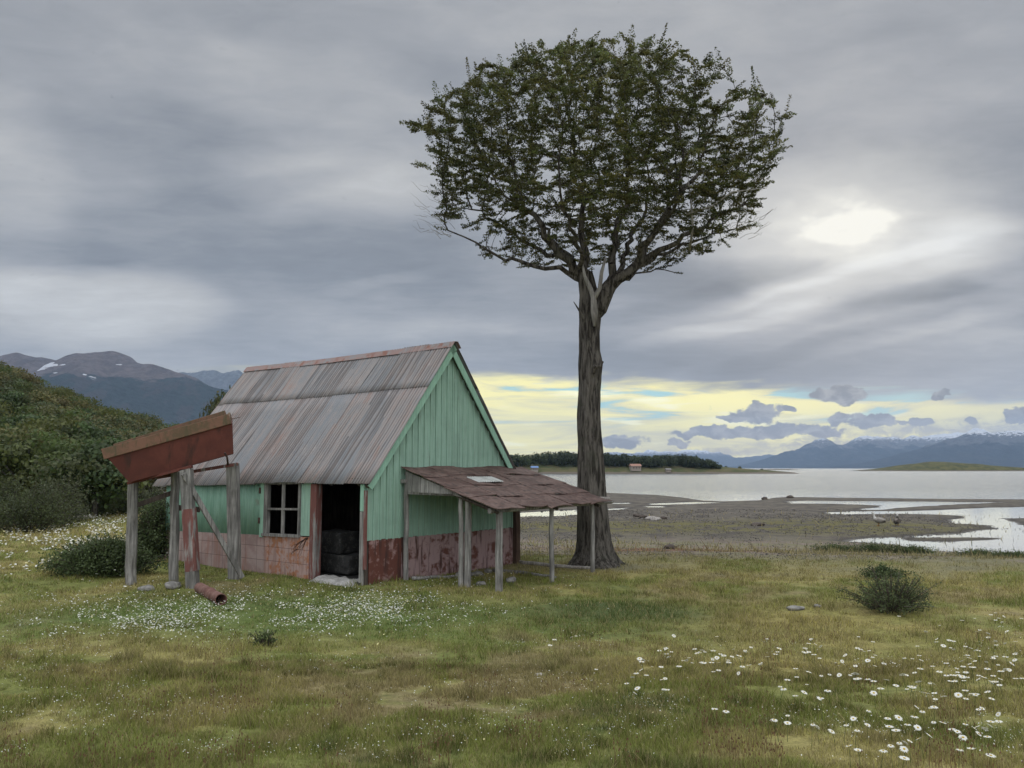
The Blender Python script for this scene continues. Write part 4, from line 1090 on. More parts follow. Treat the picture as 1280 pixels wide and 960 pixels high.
for k in range(1, N): ch[par[k]].append(k)
rad = np.zeros(N)
for k in range(N - 1, -1, -1):
    rad[k] = .0055 if not ch[k] else (sum(rad[c] ** 2.35 for c in ch[k])) ** (1 / 2.35) * 1.0015
# children may precede in index only through chains, so iterate once more top-down order safe
sc_r = .235 / rad[0]; 
rad = np.where(rad > 9.03, rad * (1 + (sc_r - 1) * np.clip((rad - .03) / (rad[0] - .03), 0, 1)), rad)
for k_, v_ in CH.items(): rad[k_] = max(min(rad[k_], v_ * 1.15), v_)
rad = np.minimum(rad, .23)
for k in range(1, N):
    if k not in CH: rad[k] = min(rad[k], rad[par[k]] * .8 if rad[par[k]] > .03 and par[k] in CH else rad[par[k]])
def tubes(edges_min, edges_max, sides, col=None):
    V = []; F_ = []
    for k in range(1, N):
        r_ = rad[k]
        if not (edges_min <= r_ < edges_max): continue
        p0 = np.array(nodes[par[k]]); p1 = np.array(nodes[k]); r0 = min(rad[par[k]], r_ * 1.5); d = p1 - p0; L = np.linalg.norm(d)
        if L < 1e-6: continue
        d /= L; t = np.array([0, 0, 1.]) if abs(d[2]) < .9 else np.array([1., 0, 0]); a = np.cross(d, t); a /= np.linalg.norm(a); b = np.cross(d, a); k0 = len(V)
        for (p, rr) in ((p0 - d * .01, r0), (p1 + d * .012, r_)):
            for s_ in range(sides):
                an = 2 * math.pi * s_ / sides; V.append(p + (a * math.cos(an) + b * math.sin(an)) * rr)
        F_ += [(k0 + s_, k0 + (s_ + 1) % sides, k0 + sides + (s_ + 1) % sides, k0 + sides + s_) for s_ in range(sides)]
    return V, F_
V1, F1 = tubes(.03, 9, 12); V2, F2 = tubes(0, .03, 4)
F2 = [tuple(i + len(V1) for i in f) for f in F2]
limbs = mesh_obj('branches', V1 + V2, F1 + F2, M['bark'], tree, smooth=True)
# --- trunk with fissured bark and flared roots
TR = [(705, 741, 33), (700, 741.5, 29), (690, 742, 25), (675, 742, 23), (655, 741, 21), (630, 740, 19.5), (600, 738.5, 18.5), (560, 736.5, 17), (520, 735.5, 16), (490, 736, 15.2), (468, 737, 16.2), (455, 738, 17.0), (440, 737, 15.0), (420, 737.5, 14.8), (404, 738, 14.6), (392, 738, 14.2), (378, 737, 13.4), (362, 735, 12.4), (350, 733, 11.3), (340, 731.5, 9.5)]
ks = 64; V = []; zs = []
cen = [(tp(px, py), hwpx * (.90 if py > 395 else .95) / FPX * TD) for py, px, hwpx in TR]
cz = np.array([c.z for c, _ in cen]); cx = np.array([c.x for c, _ in cen]); cyv = np.array([c.y for c, _ in cen]) * 0; crd = np.array([r_ for _, r_ in cen])
ZZ = np.linspace(-.25, cz[-1], 150)
for z in ZZ:
    x_ = np.interp(z, cz, cx); r_ = np.interp(z, cz, crd)
    for k in range(ks):
        a = 2 * math.pi * k / ks
        lobe = 1 + (.55 * max(0, math.cos(a * 2.5 + .6)) ** 1.5 + .2 * math.cos(a * 3 + 2)) * math.exp(-max(z, 0) / .33) * .9
        fiss = (abs(vn(np.array([k / ks * 26 + .7 * math.sin(z * 1.1)]), np.array([z * .9]), 90)[0] - .5) * 2) ** .7
        nz = fbm(np.array([math.cos(a) * 1.2 + 4]), np.array([math.sin(a) * 1.2 + z * .8]), 91, 3)[0] - .5
        rr = r_ * lobe * (1 + .26 * nz) + fiss * .042 - .02
        V.append((x_ + rr * math.cos(a), rr * math.sin(a), z))
Fc = [(i_ * ks + k, i_ * ks + (k + 1) % ks, (i_ + 1) * ks + (k + 1) % ks, (i_ + 1) * ks + k) for i_ in range(len(ZZ) - 1) for k in range(ks)]
trunk = mesh_obj('trunk', V, Fc, M['bark'], tree, smooth=True)
m = MB()
m.tube([tp(741, 470, -.22), tp(743, 458, -.36), tp(750, 458, -.36), tp(754, 452, -.34)], [.05, .045, .035, .022], 7, jit=.12)
m.build('branch_stub', M['bark'], trunk); m = MB()
m.tube([tp(730, 398, -.22), tp(724, 388, -.3), tp(717, 377, -.32)], [.03, .022, .008], 6, jit=.12)
m.build('branch_stub', M['bark'], trunk)
m = MB()
m.tube([tp(743, 408, -.27), tp(743, 390, -.30), tp(742, 372, -.32), tp(737, 358, -.30), tp(731, 345, -.3), tp(728, 330, -.35)], [.03, .075, .07, .05, .035, .02], 9, jit=.15)
m.tube([tp(742, 375, -.32), tp(750, 360, -.34), tp(752, 340, -.36), tp(757, 322, -.4)], [.06, .05, .04, .025], 8, jit=.15)
m.build('dead_branch', M['deadwood'], tree, smooth=True); m = MB()
m.tube([tp(862, 312, -1.2), tp(866, 285, -1.6), tp(864, 255, -1.7), tp(860, 222, -1.8)], [.03, .025, .018, .008], 6, jit=.1)
m.tube([tp(858, 268, -1.7), tp(890, 258, -1.8), tp(915, 240, -1.9), tp(955, 235, -1.9)], [.025, .022, .016, .006], 6, jit=.1)
m.build('dead_branch', M['deadwood'], tree, smooth=True)
# bare twigs at the left and right fringes
MBL, MBR = MB(), MB()
for k in range(70):
    if rng.random() < .6: p = tp(rng.uniform(530, 575), rng.uniform(238, 300), rng.uniform(-.8, .8))
    else: p = tp(rng.uniform(900, 955), rng.uniform(270, 300), rng.uniform(-.8, .8))
    sg = -1 if p.x < 0 else 1; pts = [p]
    for s_ in range(4): pts.append(pts[-1] + Vector((sg * rng.uniform(.03, .14), rng.uniform(-.06, .06), rng.uniform(-.03, .12))))
    (MBL if sg < 0 else MBR).tube(pts, [.006, .005, .004, .003, .0015], 3)
for m in (MBL, MBR): m.build('bare_twigs', M['deadwood'], tree)['kind'] = 'stuff'
# --- leaves: flat little sprays on the outer twigs
LV = []; LN_ = []; LC = []; TV = MB()
term = [k for k in range(N) if rad[k] < .017]
nodesA = np.array(nodes)
cen_ = tp(745, 210)
for k in term:
    p = nodesA[k]; d = p - nodesA[par[k]]; d /= np.linalg.norm(d) + 1e-9
    npx = 3 if not ch[k] else 1
    rel_z = p[2]
    if rel_z < tp(740, 300).z and rng.random() < .35: continue
    for q in range(npx + (rng.random() < (.9 if rel_z > tp(740, 285).z else .2))):
        a = rng.uniform(-1.1, 1.1); dz_ = rng.uniform(-.15, .35)
        dd = np.array([d[0] * math.cos(a) - d[1] * math.sin(a), d[0] * math.sin(a) + d[1] * math.cos(a), d[2] * .35 + dz_ * .6]); dd /= np.linalg.norm(dd) + 1e-9
        L = rng.uniform(.14, .36) * (1.25 if rng.random() < .15 else 1); nl = int(L / .0125)
        if not ch[k] and q == 0 and rng.random() < .30:          # upright young shoots feather the outline
            dd = np.array([d[0] * .6 + rng.normal() * .15, d[1] * .6, .75]); dd /= np.linalg.norm(dd); L = rng.uniform(.35, .60); nl = int(L / .016)
        side = np.cross(dd, [0, 0, 1.]); side /= np.linalg.norm(side) + 1e-9
        tcol = np.array([.092, .106, .038]) * rng.uniform(.65, 1.45) * np.array([rng.uniform(.9, 1.25), 1, rng.uniform(.8, 1.2)])
        TV.tube([Vector(p), Vector(p + dd * L * .95)], [.004, .002], 3, cap=False)
        tcol = tcol * (.62 + .85 * vn(np.array([p[0] * 1.1 + 40]), np.array([p[2] * 1.6 + p[1] * .9 + 40]), 98)[0])
        for s_ in range(nl):
            t = (s_ + .5) / nl; w = (.035 if L > .46 else .075) * math.sin(math.pi * min(1, t * .8 + .15)) 
            for sg in (-1, 1):
                LV.append(p + dd * L * t + side * sg * w * rng.uniform(.15, 1) + rng.normal(size=3) * .012 - np.array([0, 0, .02 * t])); LN_.append(np.array([0, 0, 1.]) + rng.normal(size=3) * .6); LC.append(tcol * rng.uniform(.8, 1.2))
v_, f_, c_ = leaf_quads(np.array(LV), np.array(LN_), .046, np.array(LC), .62, .3, rng)
print('tree nodes', N, 'leaves', len(LV))
mesh_obj('foliage', v_, f_, M['leaf'], tree, cols=np.clip(c_, 0, 1))
TV.build('twigs', M['bark'], tree)['kind'] = 'stuff'

# ------------------------------------------------------------------ shrubs
def shrub(name, px, py, w, h, n, leaf, col, label, seed, group=None, depthw=None, spiky=.0, D=None):
    p = G(px, py) if D is None else Vector((at(px, py, D).x, D, 0)); p.z = T1(p.x, p.y)
    r = thing(name, p, 0, label, 'shrub', group); rng = np.random.default_rng(seed)
    V = []; Nn = []; Cc = []; st = MB(); nt = max(20, n // 60)
    for q in range(nt):
        a = rng.uniform(0, 6.28); el_ = rng.uniform(.15, 1.45) ** 1.0; L = rng.uniform(.65, 1.0)
        e = np.array([math.cos(a) * math.cos(el_) * w / 2, math.sin(a) * math.cos(el_) * (depthw or w) / 2, math.sin(el_) * h]) * L
        lump = .75 + .5 * vn(np.array([a * 2.1]), np.array([el_ * 3]), seed)[0]; e *= lump
        b0 = np.array([e[0] * .25, e[1] * .25, 0]); m1 = b0 * .5 + e * .5 + np.array([0, 0, h * .08])
        st.tube([b0 + np.array([0, 0, -.05]), m1, e], [.012, .008, .003], 3, cap=False)
        mcol = np.array(col) * rng.uniform(.6, 1.5)
        for s_ in range(n // nt):
            t = rng.uniform(.3, 1.05); pt = (1 - t) ** 2 * b0 + 2 * t * (1 - t) * m1 + t * t * e if t <= 1 else e * t
            pt = pt + rng.normal(size=3) * np.array([.05, .05, .04]) * (w / 1.3) * (1.1 - .7 * t if spiky else 1); V.append(pt); Nn.append(rng.normal(size=3) + np.array([0, 0, .6])); Cc.append(mcol * rng.uniform(.75, 1.3))
    V = np.array(V); V[:, 2] = np.maximum(V[:, 2], .01)
    v_, f_, c_ = leaf_quads(V, np.array(Nn), leaf, np.array(Cc), .4 if spiky else .6, .35, rng)
    mesh_obj('foliage', v_, f_, M['leaf'], r, cols=np.clip(c_, 0, 1)); st.build('stems', M['darkwood'], r); return r
shrub('dark_shrub', 1114, 764, 1.65, .60, 6800, .034, (.082, .105, .045), 'low dark spreading bush in the grass at the right', 5, spiky=1)
shrub('dark_shrub', 128, 717, 2.3, .72, 22000, .05, (.068, .094, .036), 'wide dark green bush behind the left stand post', 6, depthw=1.3)
shrub('dark_shrub', 192, 702, 1.5, 1.55, 20000, .05, (.066, .090, .036), 'upright dark bush against the landward end of the hut', 7, D=19.3)
shrub('leafy_weed', 330, 808, .45, .24, 380, .03, (.09, .12, .045), 'small leafy weed standing in the grass before the hut', 8)
shrub('leafy_weed', 1105, 722, 1.0, .26, 2500, .04, (.05, .075, .025), 'ragged green weed patch just behind the dark bush', 9, D=16.5)
0 and shrub('leafy_weed', 880, 765, .6, .14, 1500, .03, (.05, .075, .03), 'flat leafy weed in the grass between tree and dark bush', 19)
for k, (px, py, w, h) in enumerate(((1045, 689, 2.6, .16), (1090, 690, 3.0, .22), (1138, 691, 2.4, .18), (1225, 695, 2.4, .15), (1265, 697, 2.0, .14))):
    shrub('shore_weed', px, py, w, h, 3500, .05, (.065, .090, .032), ['leftmost clump of green weed along the channel bank', 'tallest clump of green weed along the channel bank', 'green weed clump at the right end of the long bank row', 'low green weed on the bank near the right edge', 'rightmost low green weed on the channel bank'][k], 30 + k, 'weeds on the channel bank', depthw=.7)

# ------------------------------------------------------------------ hillside wood on the left
crowns = [crown_mesh('crown', 5.2, 4.6, 8000, .23, np.array(c), 100 + k, clumps=34) for k, c in enumerate([(.085, .110, .040), (.062, .090, .036), (.105, .118, .042), (.075, .088, .038), (.12, .120, .045)])]
stems = [stem_mesh('trunk', 4.4, .16, 50 + k, M['bark'], 6, 5.0) for k in range(2)]
def woodtree(x, y, s, sx, k, label, name='hillside_tree', group='trees of the wood on the left hillside', tint=1.0):
    z = T1(x, y); r = thing(name, (x, y, z - .1), random.uniform(0, 6.28), label, 'tree', group); r.scale = (s * sx, s * sx, s)
    o = bpy.data.objects.new('trunk', stems[k % 2]); COL.objects.link(o); o.parent = r
    c = bpy.data.objects.new('crown', crowns[k % 5]); COL.objects.link(c); c.parent = r
    return r
rnd = random.Random(21); placed = []
def ok(x, y, d):
    for (a, b) in placed:
        if (a - x) ** 2 + (b - y) ** 2 < d * d: return False
    return True
cnt = 0; tries = 0
while cnt < 235 and tries < 20000:
    tries += 1
    y = 41 + 75 * rnd.random() ** 1.15; azd = rnd.uniform(-36, -9.5); x = y * math.tan(R(azd))
    px = 640 + x / y * FPX
    if px > 250 and y < 60: continue
    edge_y = 41 + max(0, (px - 130)) * .14
    if y < edge_y or px > 480 or not ok(x, y, 2.3 + y * .008): continue
    placed.append((x, y)); s = rnd.uniform(.85, 1.15) * (1 if px < 200 else .85)
    if y < 47: s *= .85
    kk = rnd.randrange(5); look = ['dark green', 'blackish green', 'mid green', 'dull deep green', 'yellowish green'][kk]
    where = ('at the foot of the wood' if y < 50 else 'on the lower slope' if y < 62 else 'on the middle slope' if y < 82 else 'high on the ridge') + (' at the left edge' if px < 70 else ' left of the trough' if px < 150 else ' above the trough' if px < 270 else ' behind the hut')
    woodtree(x, y, s, rnd.uniform(.85, 1.15), kk, 'bushy %s tree %s' % (look, where)); cnt += 1
print('hill trees', cnt)
p = at(118, 640, 38); woodtree(p.x, 38, .95, 1.05, 1, 'dense rounded tree at the foot of the left hillside, nearest of the wood', 'hillside_tree', None)
p = at(279, 600, 62); t_ = woodtree(p.x, 62, 1.85, .42, 3, 'slender tree rising behind the back edge of the hut roof', 'pine_tree', None)
# grey shrubs in flower at the foot of the wood
for k, (px, py, w, h, D_, lb) in enumerate(((35, 655, 4.6, 1.7, 30, 'big olive bush at the left edge with pale bare twigs'), (72, 655, 3.0, 1.9, 33, 'grey-green bush beside the big olive bush at the left'), (118, 640, 2.6, 1.2, 39, 'small bush by the white log under the wood'), (150, 635, 2.4, 1.0, 41, 'low bush right of the white log'), (8, 640, 3, 2.0, 34, 'green bush cut by the left edge of the view'), (186, 632, 3.2, 1.1, 44, 'pale scrub seen under the raised trough'))):
    shrub('scrub_bush', px, py, w, h, 9000, .075, (.075, .085, .045) if k in (1, 5) else (.052, .066, .026), lb, 60 + k, D=D_)
for k, (pxa, pya, pxb, pyb, D_, r_, lb) in enumerate(((86, 641, 119, 638.5, 36, .09, 'bleached white log lying at the edge of the wood'), (76, 632, 98, 640, 36.5, .06, 'thin bleached branch leaning on the white log'),)):
    a = at(pxa, pya, D_); b = at(pxb, pyb, D_); m = MB(); m.tube([Vector((0, 0, 0)), (b - a) * .5 + Vector((0, .1, .05)), b - a], [r_, r_ * .9, r_ * .5], 8, jit=.1); o = m.build('fallen_log', M['palewood'], smooth=True); o.location = a
    if k == 0: o.location.z = T1(a.x, a.y) + .12
    tag(o, lb, 'log')
m = MB(); rr = random.Random(2)
for k in range(90):
    p = at(rr.uniform(128, 215), 640, 47 + rr.uniform(-3, 3)); p.z = T1(p.x, p.y) + rr.uniform(0, .5); q = p + Vector((rr.uniform(-1.2, 1.2), rr.uniform(-.5, .5), rr.uniform(.0, .5))); m.tube([p, (p + q) / 2 + Vector((0, 0, .1)), q], [.03, .022, .01], 4)
o = m.build('brushwood', M['palewood']); tag(o, 'tangle of bleached dead branches at the foot of the wood', 'brushwood', kind='stuff')

# ------------------------------------------------------------------ headland with wood, islet
def mound(name, pxs, ytops, D_, depth, basepy, label, seed, material, rough=.4):
    xs = np.array([at(px, basepy, D_).x for px in pxs]); tops = np.array([at(px, t, D_).z for px, t in zip(pxs, ytops)])
    nx, ny = 160, 24; X_ = np.linspace(xs[0], xs[-1], nx); Hh = np.interp(X_, xs, tops); ts = np.linspace(-1, 1, ny)
    XX, TT = np.meshgrid(X_, ts); HH = np.tile(Hh, (ny, 1)); s = np.clip(1 - np.abs(TT) ** 2, 0, 1) ** .8
    ZZ_ = WZ - .4 + (HH - WZ + .4) * s + (fbm(XX * .06, TT * 3, seed, 4) - .5) * rough * s * 3
    ZZ_[0] = ZZ_[-1] = WZ - 1; V = np.stack([XX.ravel(), (D_ + TT * depth).ravel(), ZZ_.ravel()], 1)
    i, j = np.meshgrid(np.arange(ny - 1), np.arange(nx - 1), indexing='ij')
    F_ = np.stack([i * nx + j, i * nx + j + 1, (i + 1) * nx + j + 1, (i + 1) * nx + j], -1).reshape(-1, 4)
    o = mesh_obj(name, V, F_, material, smooth=True); o['kind'] = 'structure'; o['label'] = label; return o
def low_mat(name, lowc, a, b):
    m, g, bs, tc = mat(name, .95, .1); Po = g.node('ShaderNodeNewGeometry').outputs['Position']; sp = g.node('ShaderNodeSeparateXYZ'); g.l.new(Po, sp.inputs[0])
    n = g.noise(Po, .12, 6, .65); c = g.mix(g.ramp(n, .4, .6), a, b); zz = g.m('ADD', sp.outputs[2], g.m('MULTIPLY', n, .8))
    c = g.mix(g.ramp(zz, -.1, .7), lowc, c); g.l.new(c, bs.inputs['Base Color']); return m
hm = low_mat('headland_ground', (.13, .11, .09), (.10, .09, .045), (.06, .07, .03))
mound('headland', [420, 600, 680, 800, 900, 930, 960, 985], [584, 580, 579, 580, 583, 585.5, 587.5, 590], 480, 22, 592, 'low wooded headland across the bay', 5, hm, .25)
mound('island', [1072, 1100, 1130, 1150, 1165, 1190, 1215, 1240, 1285, 1400, 1500], [588.5, 586, 581.5, 579, 577.2, 578, 579.5, 582, 585.5, 586.5, 589], 900, 45, 588.6, 'low grassy islet in the bay at the right', 6, low_mat('island_ground', (.12, .105, .085), (.10, .095, .04), (.05, .055, .025)), .5)
mound('spit', [940, 965, 985, 1010], [587.3, 586.3, 586.3, 587.8], 1400, 20, 587.5, 'thin dark skerry beyond the headland', 7, hm, .1)
# wood on the headland reads as one mass
rng = np.random.default_rng(44); V = []; Nn = []; Cc = []
xs_h = rng.uniform(at(420, 590, 480).x, at(893, 590, 480).x, 900)
def toph(x): 
    px = 640 + x / 480 * FPX; return np.interp(px, [420, 560, 650, 680, 700, 720, 760, 800, 845, 870, 885, 895], [11.5, 11, 9.5, 10.8, 11.6, 10.6, 10.4, 8.8, 9.8, 8.6, 5.5, 2.2]) 
for k in range(900):
    x_ = xs_h[k]; yy = 480 + rng.uniform(-15, 15); H_ = toph(x_) * rng.uniform(.72, 1.04); w = rng.uniform(2.0, 3.6); col = np.array([.038, .052, .022]) * rng.uniform(.6, 1.5)
    m_ = 130; d = rng.normal(size=(m_, 3)); d /= np.linalg.norm(d, axis=1, keepdims=True); rr_ = rng.uniform(.6, 1, (m_, 1))
    zc0 = H_ * .62 * 1.0; V.append(np.array([x_, yy, zc0 + .6]) + d * rr_ * np.array([w, w, H_ * .38])); Nn.append(d + rng.normal(size=(m_, 3)) * .5); Cc.append(np.tile(col, (m_, 1)) * rng.uniform(.7, 1.3, (m_, 1)))
v_, f_, c_ = leaf_quads(np.concatenate(V), np.concatenate(Nn), 1.0, np.concatenate(Cc), .7, .4, rng)
o = mesh_obj('far_wood', v_, f_, M['leaf'], cols=np.clip(c_, 0, 1)); tag(o, 'dark wood covering the headland across the bay', 'wood', kind='stuff')
# few single trees on the spit
for k, (px, s, lb) in enumerate(((900, .55, 'small lone tree just right of the far wood'), (907, .45, 'second small tree right of the far wood'), (925, .4, 'small bushy tree near the tip of the headland'), (952, .3, 'last small bush at the tip of the headland'))):
    x_ = at(px, 588, 478).x; r = thing('lone_tree', (x_, 478, 1.0 if px < 940 else .2), k, lb, 'tree'); r.scale = (s * 1.1, s * 1.1, s * 1.3)
    for n_, dt in (('trunk', stems[0]), ('crown', crowns[k])): q = bpy.data.objects.new(n_, dt); COL.objects.link(q); q.parent = r
def cottage(px, py, D_, w, d, h, wallm, roofm, label):
    c = at(px, py, D_); r = thing('cottage', c, .2, label, 'house')
    MB().box((-w / 2, -d / 2, -.8), (w / 2, d / 2, h)).build('wall', wallm, r)
    MB().prism([(-w / 2 - .3, -d / 2 - .4, h + .01), (-w / 2 - .3, d / 2 + .4, h + .01), (-w / 2 - .3, 0, h + d * .32)], (w + .6, 0, 0)).build('roof', roofm, r)
    for k in range(3): MB().box((-w / 2 + w * (.18 + .28 * k), -d / 2 - .05, h * .35), (-w / 2 + w * (.28 + .28 * k), -d / 2 - .01, h * .75)).build('window', M['iron'], r)
M['whitewall'] = rust_patch('cream_wall', [(.30, .26, .21), (.25, .21, .17)], 2); M['pinkroof'] = rust_patch('orange_roof', [(.30, .17, .12), (.26, .15, .11)], 2)
M['blueroof'] = rust_patch('blue_roof', [(.12, .20, .36), (.14, .22, .38)], 2)
cottage(794, 587.0, 462, 5.6, 4, 1.9, M['whitewall'], M['pinkroof'], 'small house with an orange roof in front of the far wood')
cottage(668, 588.8, 460, 3.6, 3, 1.8, M['whitewall'], M['blueroof'], 'tiny blue roofed cabin at the left of the far wood')
cottage(835, 588.8, 460, 2.6, 2.2, .8, M['whitewall'], M['rock'], 'tiny pale shed on the far shore right of the orange roofed house')

# ------------------------------------------------------------------ shore details
for k, (px, py, s) in enumerate(((799, 646.5, .22), (805, 647.5, .20), (812, 649.5, .22), (818, 650.5, .26), (823, 650.5, .2), (830, 649, .22), (795, 645.5, .2))):
    stone_px(px, py, s, 70 + k, ['small dark boulder second from the left of the mud row', 'dark boulder third from the left of the mud row', 'pale boulder left of the largest in the mud row', 'largest pale boulder in the middle of the mud row', 'pale boulder right of the largest in the mud row', 'dark boulder at the right end of the mud row', 'leftmost small dark boulder of the mud row'][k], mt='palewood' if k in (3, 2, 4) else 'darkwood', group='boulders on the mud right of the tree')
stone_px(956, 624.5, .3, 80, 'dark rock on the mud at the water edge left of the lagoon', mt='darkwood'); stone_px(988, 622.5, .45, 81, 'larger dark rock at the upper edge of the lagoon', mt='darkwood', flat=.4)
stone_px(947, 657, .3, 83, 'small dark rock on the grey shingle', mt='darkwood', flat=.4); stone_px(838, 686, .16, 84, 'dark stone on the brown beach right of the tree', mt='darkwood')
rngb = np.random.default_rng(9); V = []; F_ = []; 
def many_pebbles(n):
    ico = [(0, 0, 1), (.9, 0, .2), (.3, .85, .25), (-.7, .5, .2), (-.7, -.5, .25), (.3, -.85, .2), (0, 0, -1)]
    fc = [(0, 1, 2), (0, 2, 3), (0, 3, 4), (0, 4, 5), (0, 5, 1), (6, 2, 1), (6, 3, 2), (6, 4, 3), (6, 5, 4), (6, 1, 5)]
    X_ = rngb.uniform(-2, 26, n); Y_ = 20 + 42 * rngb.random(n) ** 1.3; kp = (np.abs(X_ / Y_) < .68) & (fbm(X_ * .5, Y_ * .35, 88, 3) > .46); X_, Y_ = X_[kp], Y_[kp]; Z_ = terrain(X_, Y_)
    n = len(X_); S = rngb.uniform(.010, .032, n) * (Y_ / 26) * np.where(rngb.random(n) < .06, 1.8, 1); A = rngb.uniform(0, 6.28, n)
    b = np.array(ico)[None] * rngb.uniform(.7, 1.3, (n, 7, 1)) * S[:, None, None]; ca, sa = np.cos(A)[:, None], np.sin(A)[:, None]
    bx = b[:, :, 0] * ca - b[:, :, 1] * sa; by = b[:, :, 0] * sa + b[:, :, 1] * ca; bz = b[:, :, 2] * .55
    V = np.stack([bx + X_[:, None], by + Y_[:, None], bz + Z_[:, None] + .005], -1).reshape(-1, 3)
    F_ = (np.array(fc)[None] + (np.arange(n) * 7)[:, None, None]).reshape(-1, 3)
    c = np.array([.10, .09, .08])[None] * rngb.uniform(.35, 1.9, (n, 1)); return V, F_, np.repeat(c, 7, 0)
v_, f_, c_ = many_pebbles(26000)
M['pebble'] = attr_mat('pebble', .8, .3, 20, .2)
o = mesh_obj('pebbles', v_, f_, M['pebble'], cols=c_); tag(o, 'dark pebbles and wrack scattered over the beach', 'pebbles', kind='stuff')
# geese
def goose(px, py, face, label, pale, pose):
    p = G(px, py); r = thing('goose', p, face, label, 'goose', None)
    wht = (.45, .44, .41); gr = (.16, .14, .12) if not pale else (.20, .185, .165); dk = (.045, .04, .035)
    if pose == 0: sp = [((-.36, 0, .22), .015, dk), ((-.28, 0, .24), .06, dk), ((-.16, 0, .27), .13, gr), ((0, 0, .30), .175, gr), ((.13, 0, .33), .15, gr), ((.21, 0, .40), .085, wht), ((.245, 0, .50), .05, wht), ((.25, 0, .60), .042, wht), ((.27, 0, .665), .052, wht), ((.31, 0, .68), .05, wht), ((.345, 0, .67), .028, dk), ((.385, 0, .66), .012, dk)]
    else: sp = [((-.34, 0, .16), .015, dk), ((-.26, 0, .18), .06, dk), ((-.14, 0, .20), .13, gr), ((0, 0, .22), .17, gr), ((.12, 0, .26), .14, dk), ((.18, 0, .36), .08, dk), ((.20, 0, .46), .045, dk), ((.20, 0, .54), .042, wht), ((.225, 0, .60), .05, wht), ((.26, 0, .61), .046, wht), ((.295, 0, .60), .026, dk), ((.33, 0, .59), .010, dk)]
    m = MB(); m.tube([s[0] for s in sp], [s[1] for s in sp], 14, c=[s[2] for s in sp])
    zb = sp[3][0][2] - .12
    for sg in (-1, 1): m.tube([(0.01, sg * .06, zb), (.03, sg * .06, zb * .5), (.02, sg * .06, .01)], [.03, .012, .010], 6, c=(.25, .13, .04)); m.tube([(.0, sg * .06, .012), (.09, sg * .065, .010)], [.012, .03], 6, c=(.25, .13, .04))
    b = m.build('body', M['bird'], r, smooth=True, cols=True)
    for sg in (-1, 1):
        V = []; 
        for a in range(9):
            t = a / 8; x_ = .14 - .46 * t; hh = .115 * math.sin(math.pi * (t * .85 + .12)); V += [(x_, sg * (.150 - .10 * t + .01), sp[3][0][2] + .02 + hh), (x_ - .02, sg * (.165 - .11 * t + .012), sp[3][0][2] + .01), (x_, sg * (.145 - .10 * t + .01), sp[3][0][2] + .02 - hh * .8)]
        F_ = [(3 * a + q, 3 * a + q + 1, 3 * a + q + 4, 3 * a + q + 3) for a in range(8) for q in range(2)]
        cc = [(.30, .28, .25) if pale else (.11, .095, .08) if k % 3 else dk for k in range(len(V))]
        o = mesh_obj('wing', V, F_, M['bird'], b, cols=np.array(cc, float), smooth=True); o.modifiers.new('t', 'SOLIDIFY').thickness = .02
    return r
goose(1099, 657.5, 2.4, 'pale grey goose on the shingle, left of the pair', True, 0)
goose(1121, 657, .9, 'darker goose with a white head, right of the pair', False, 1)

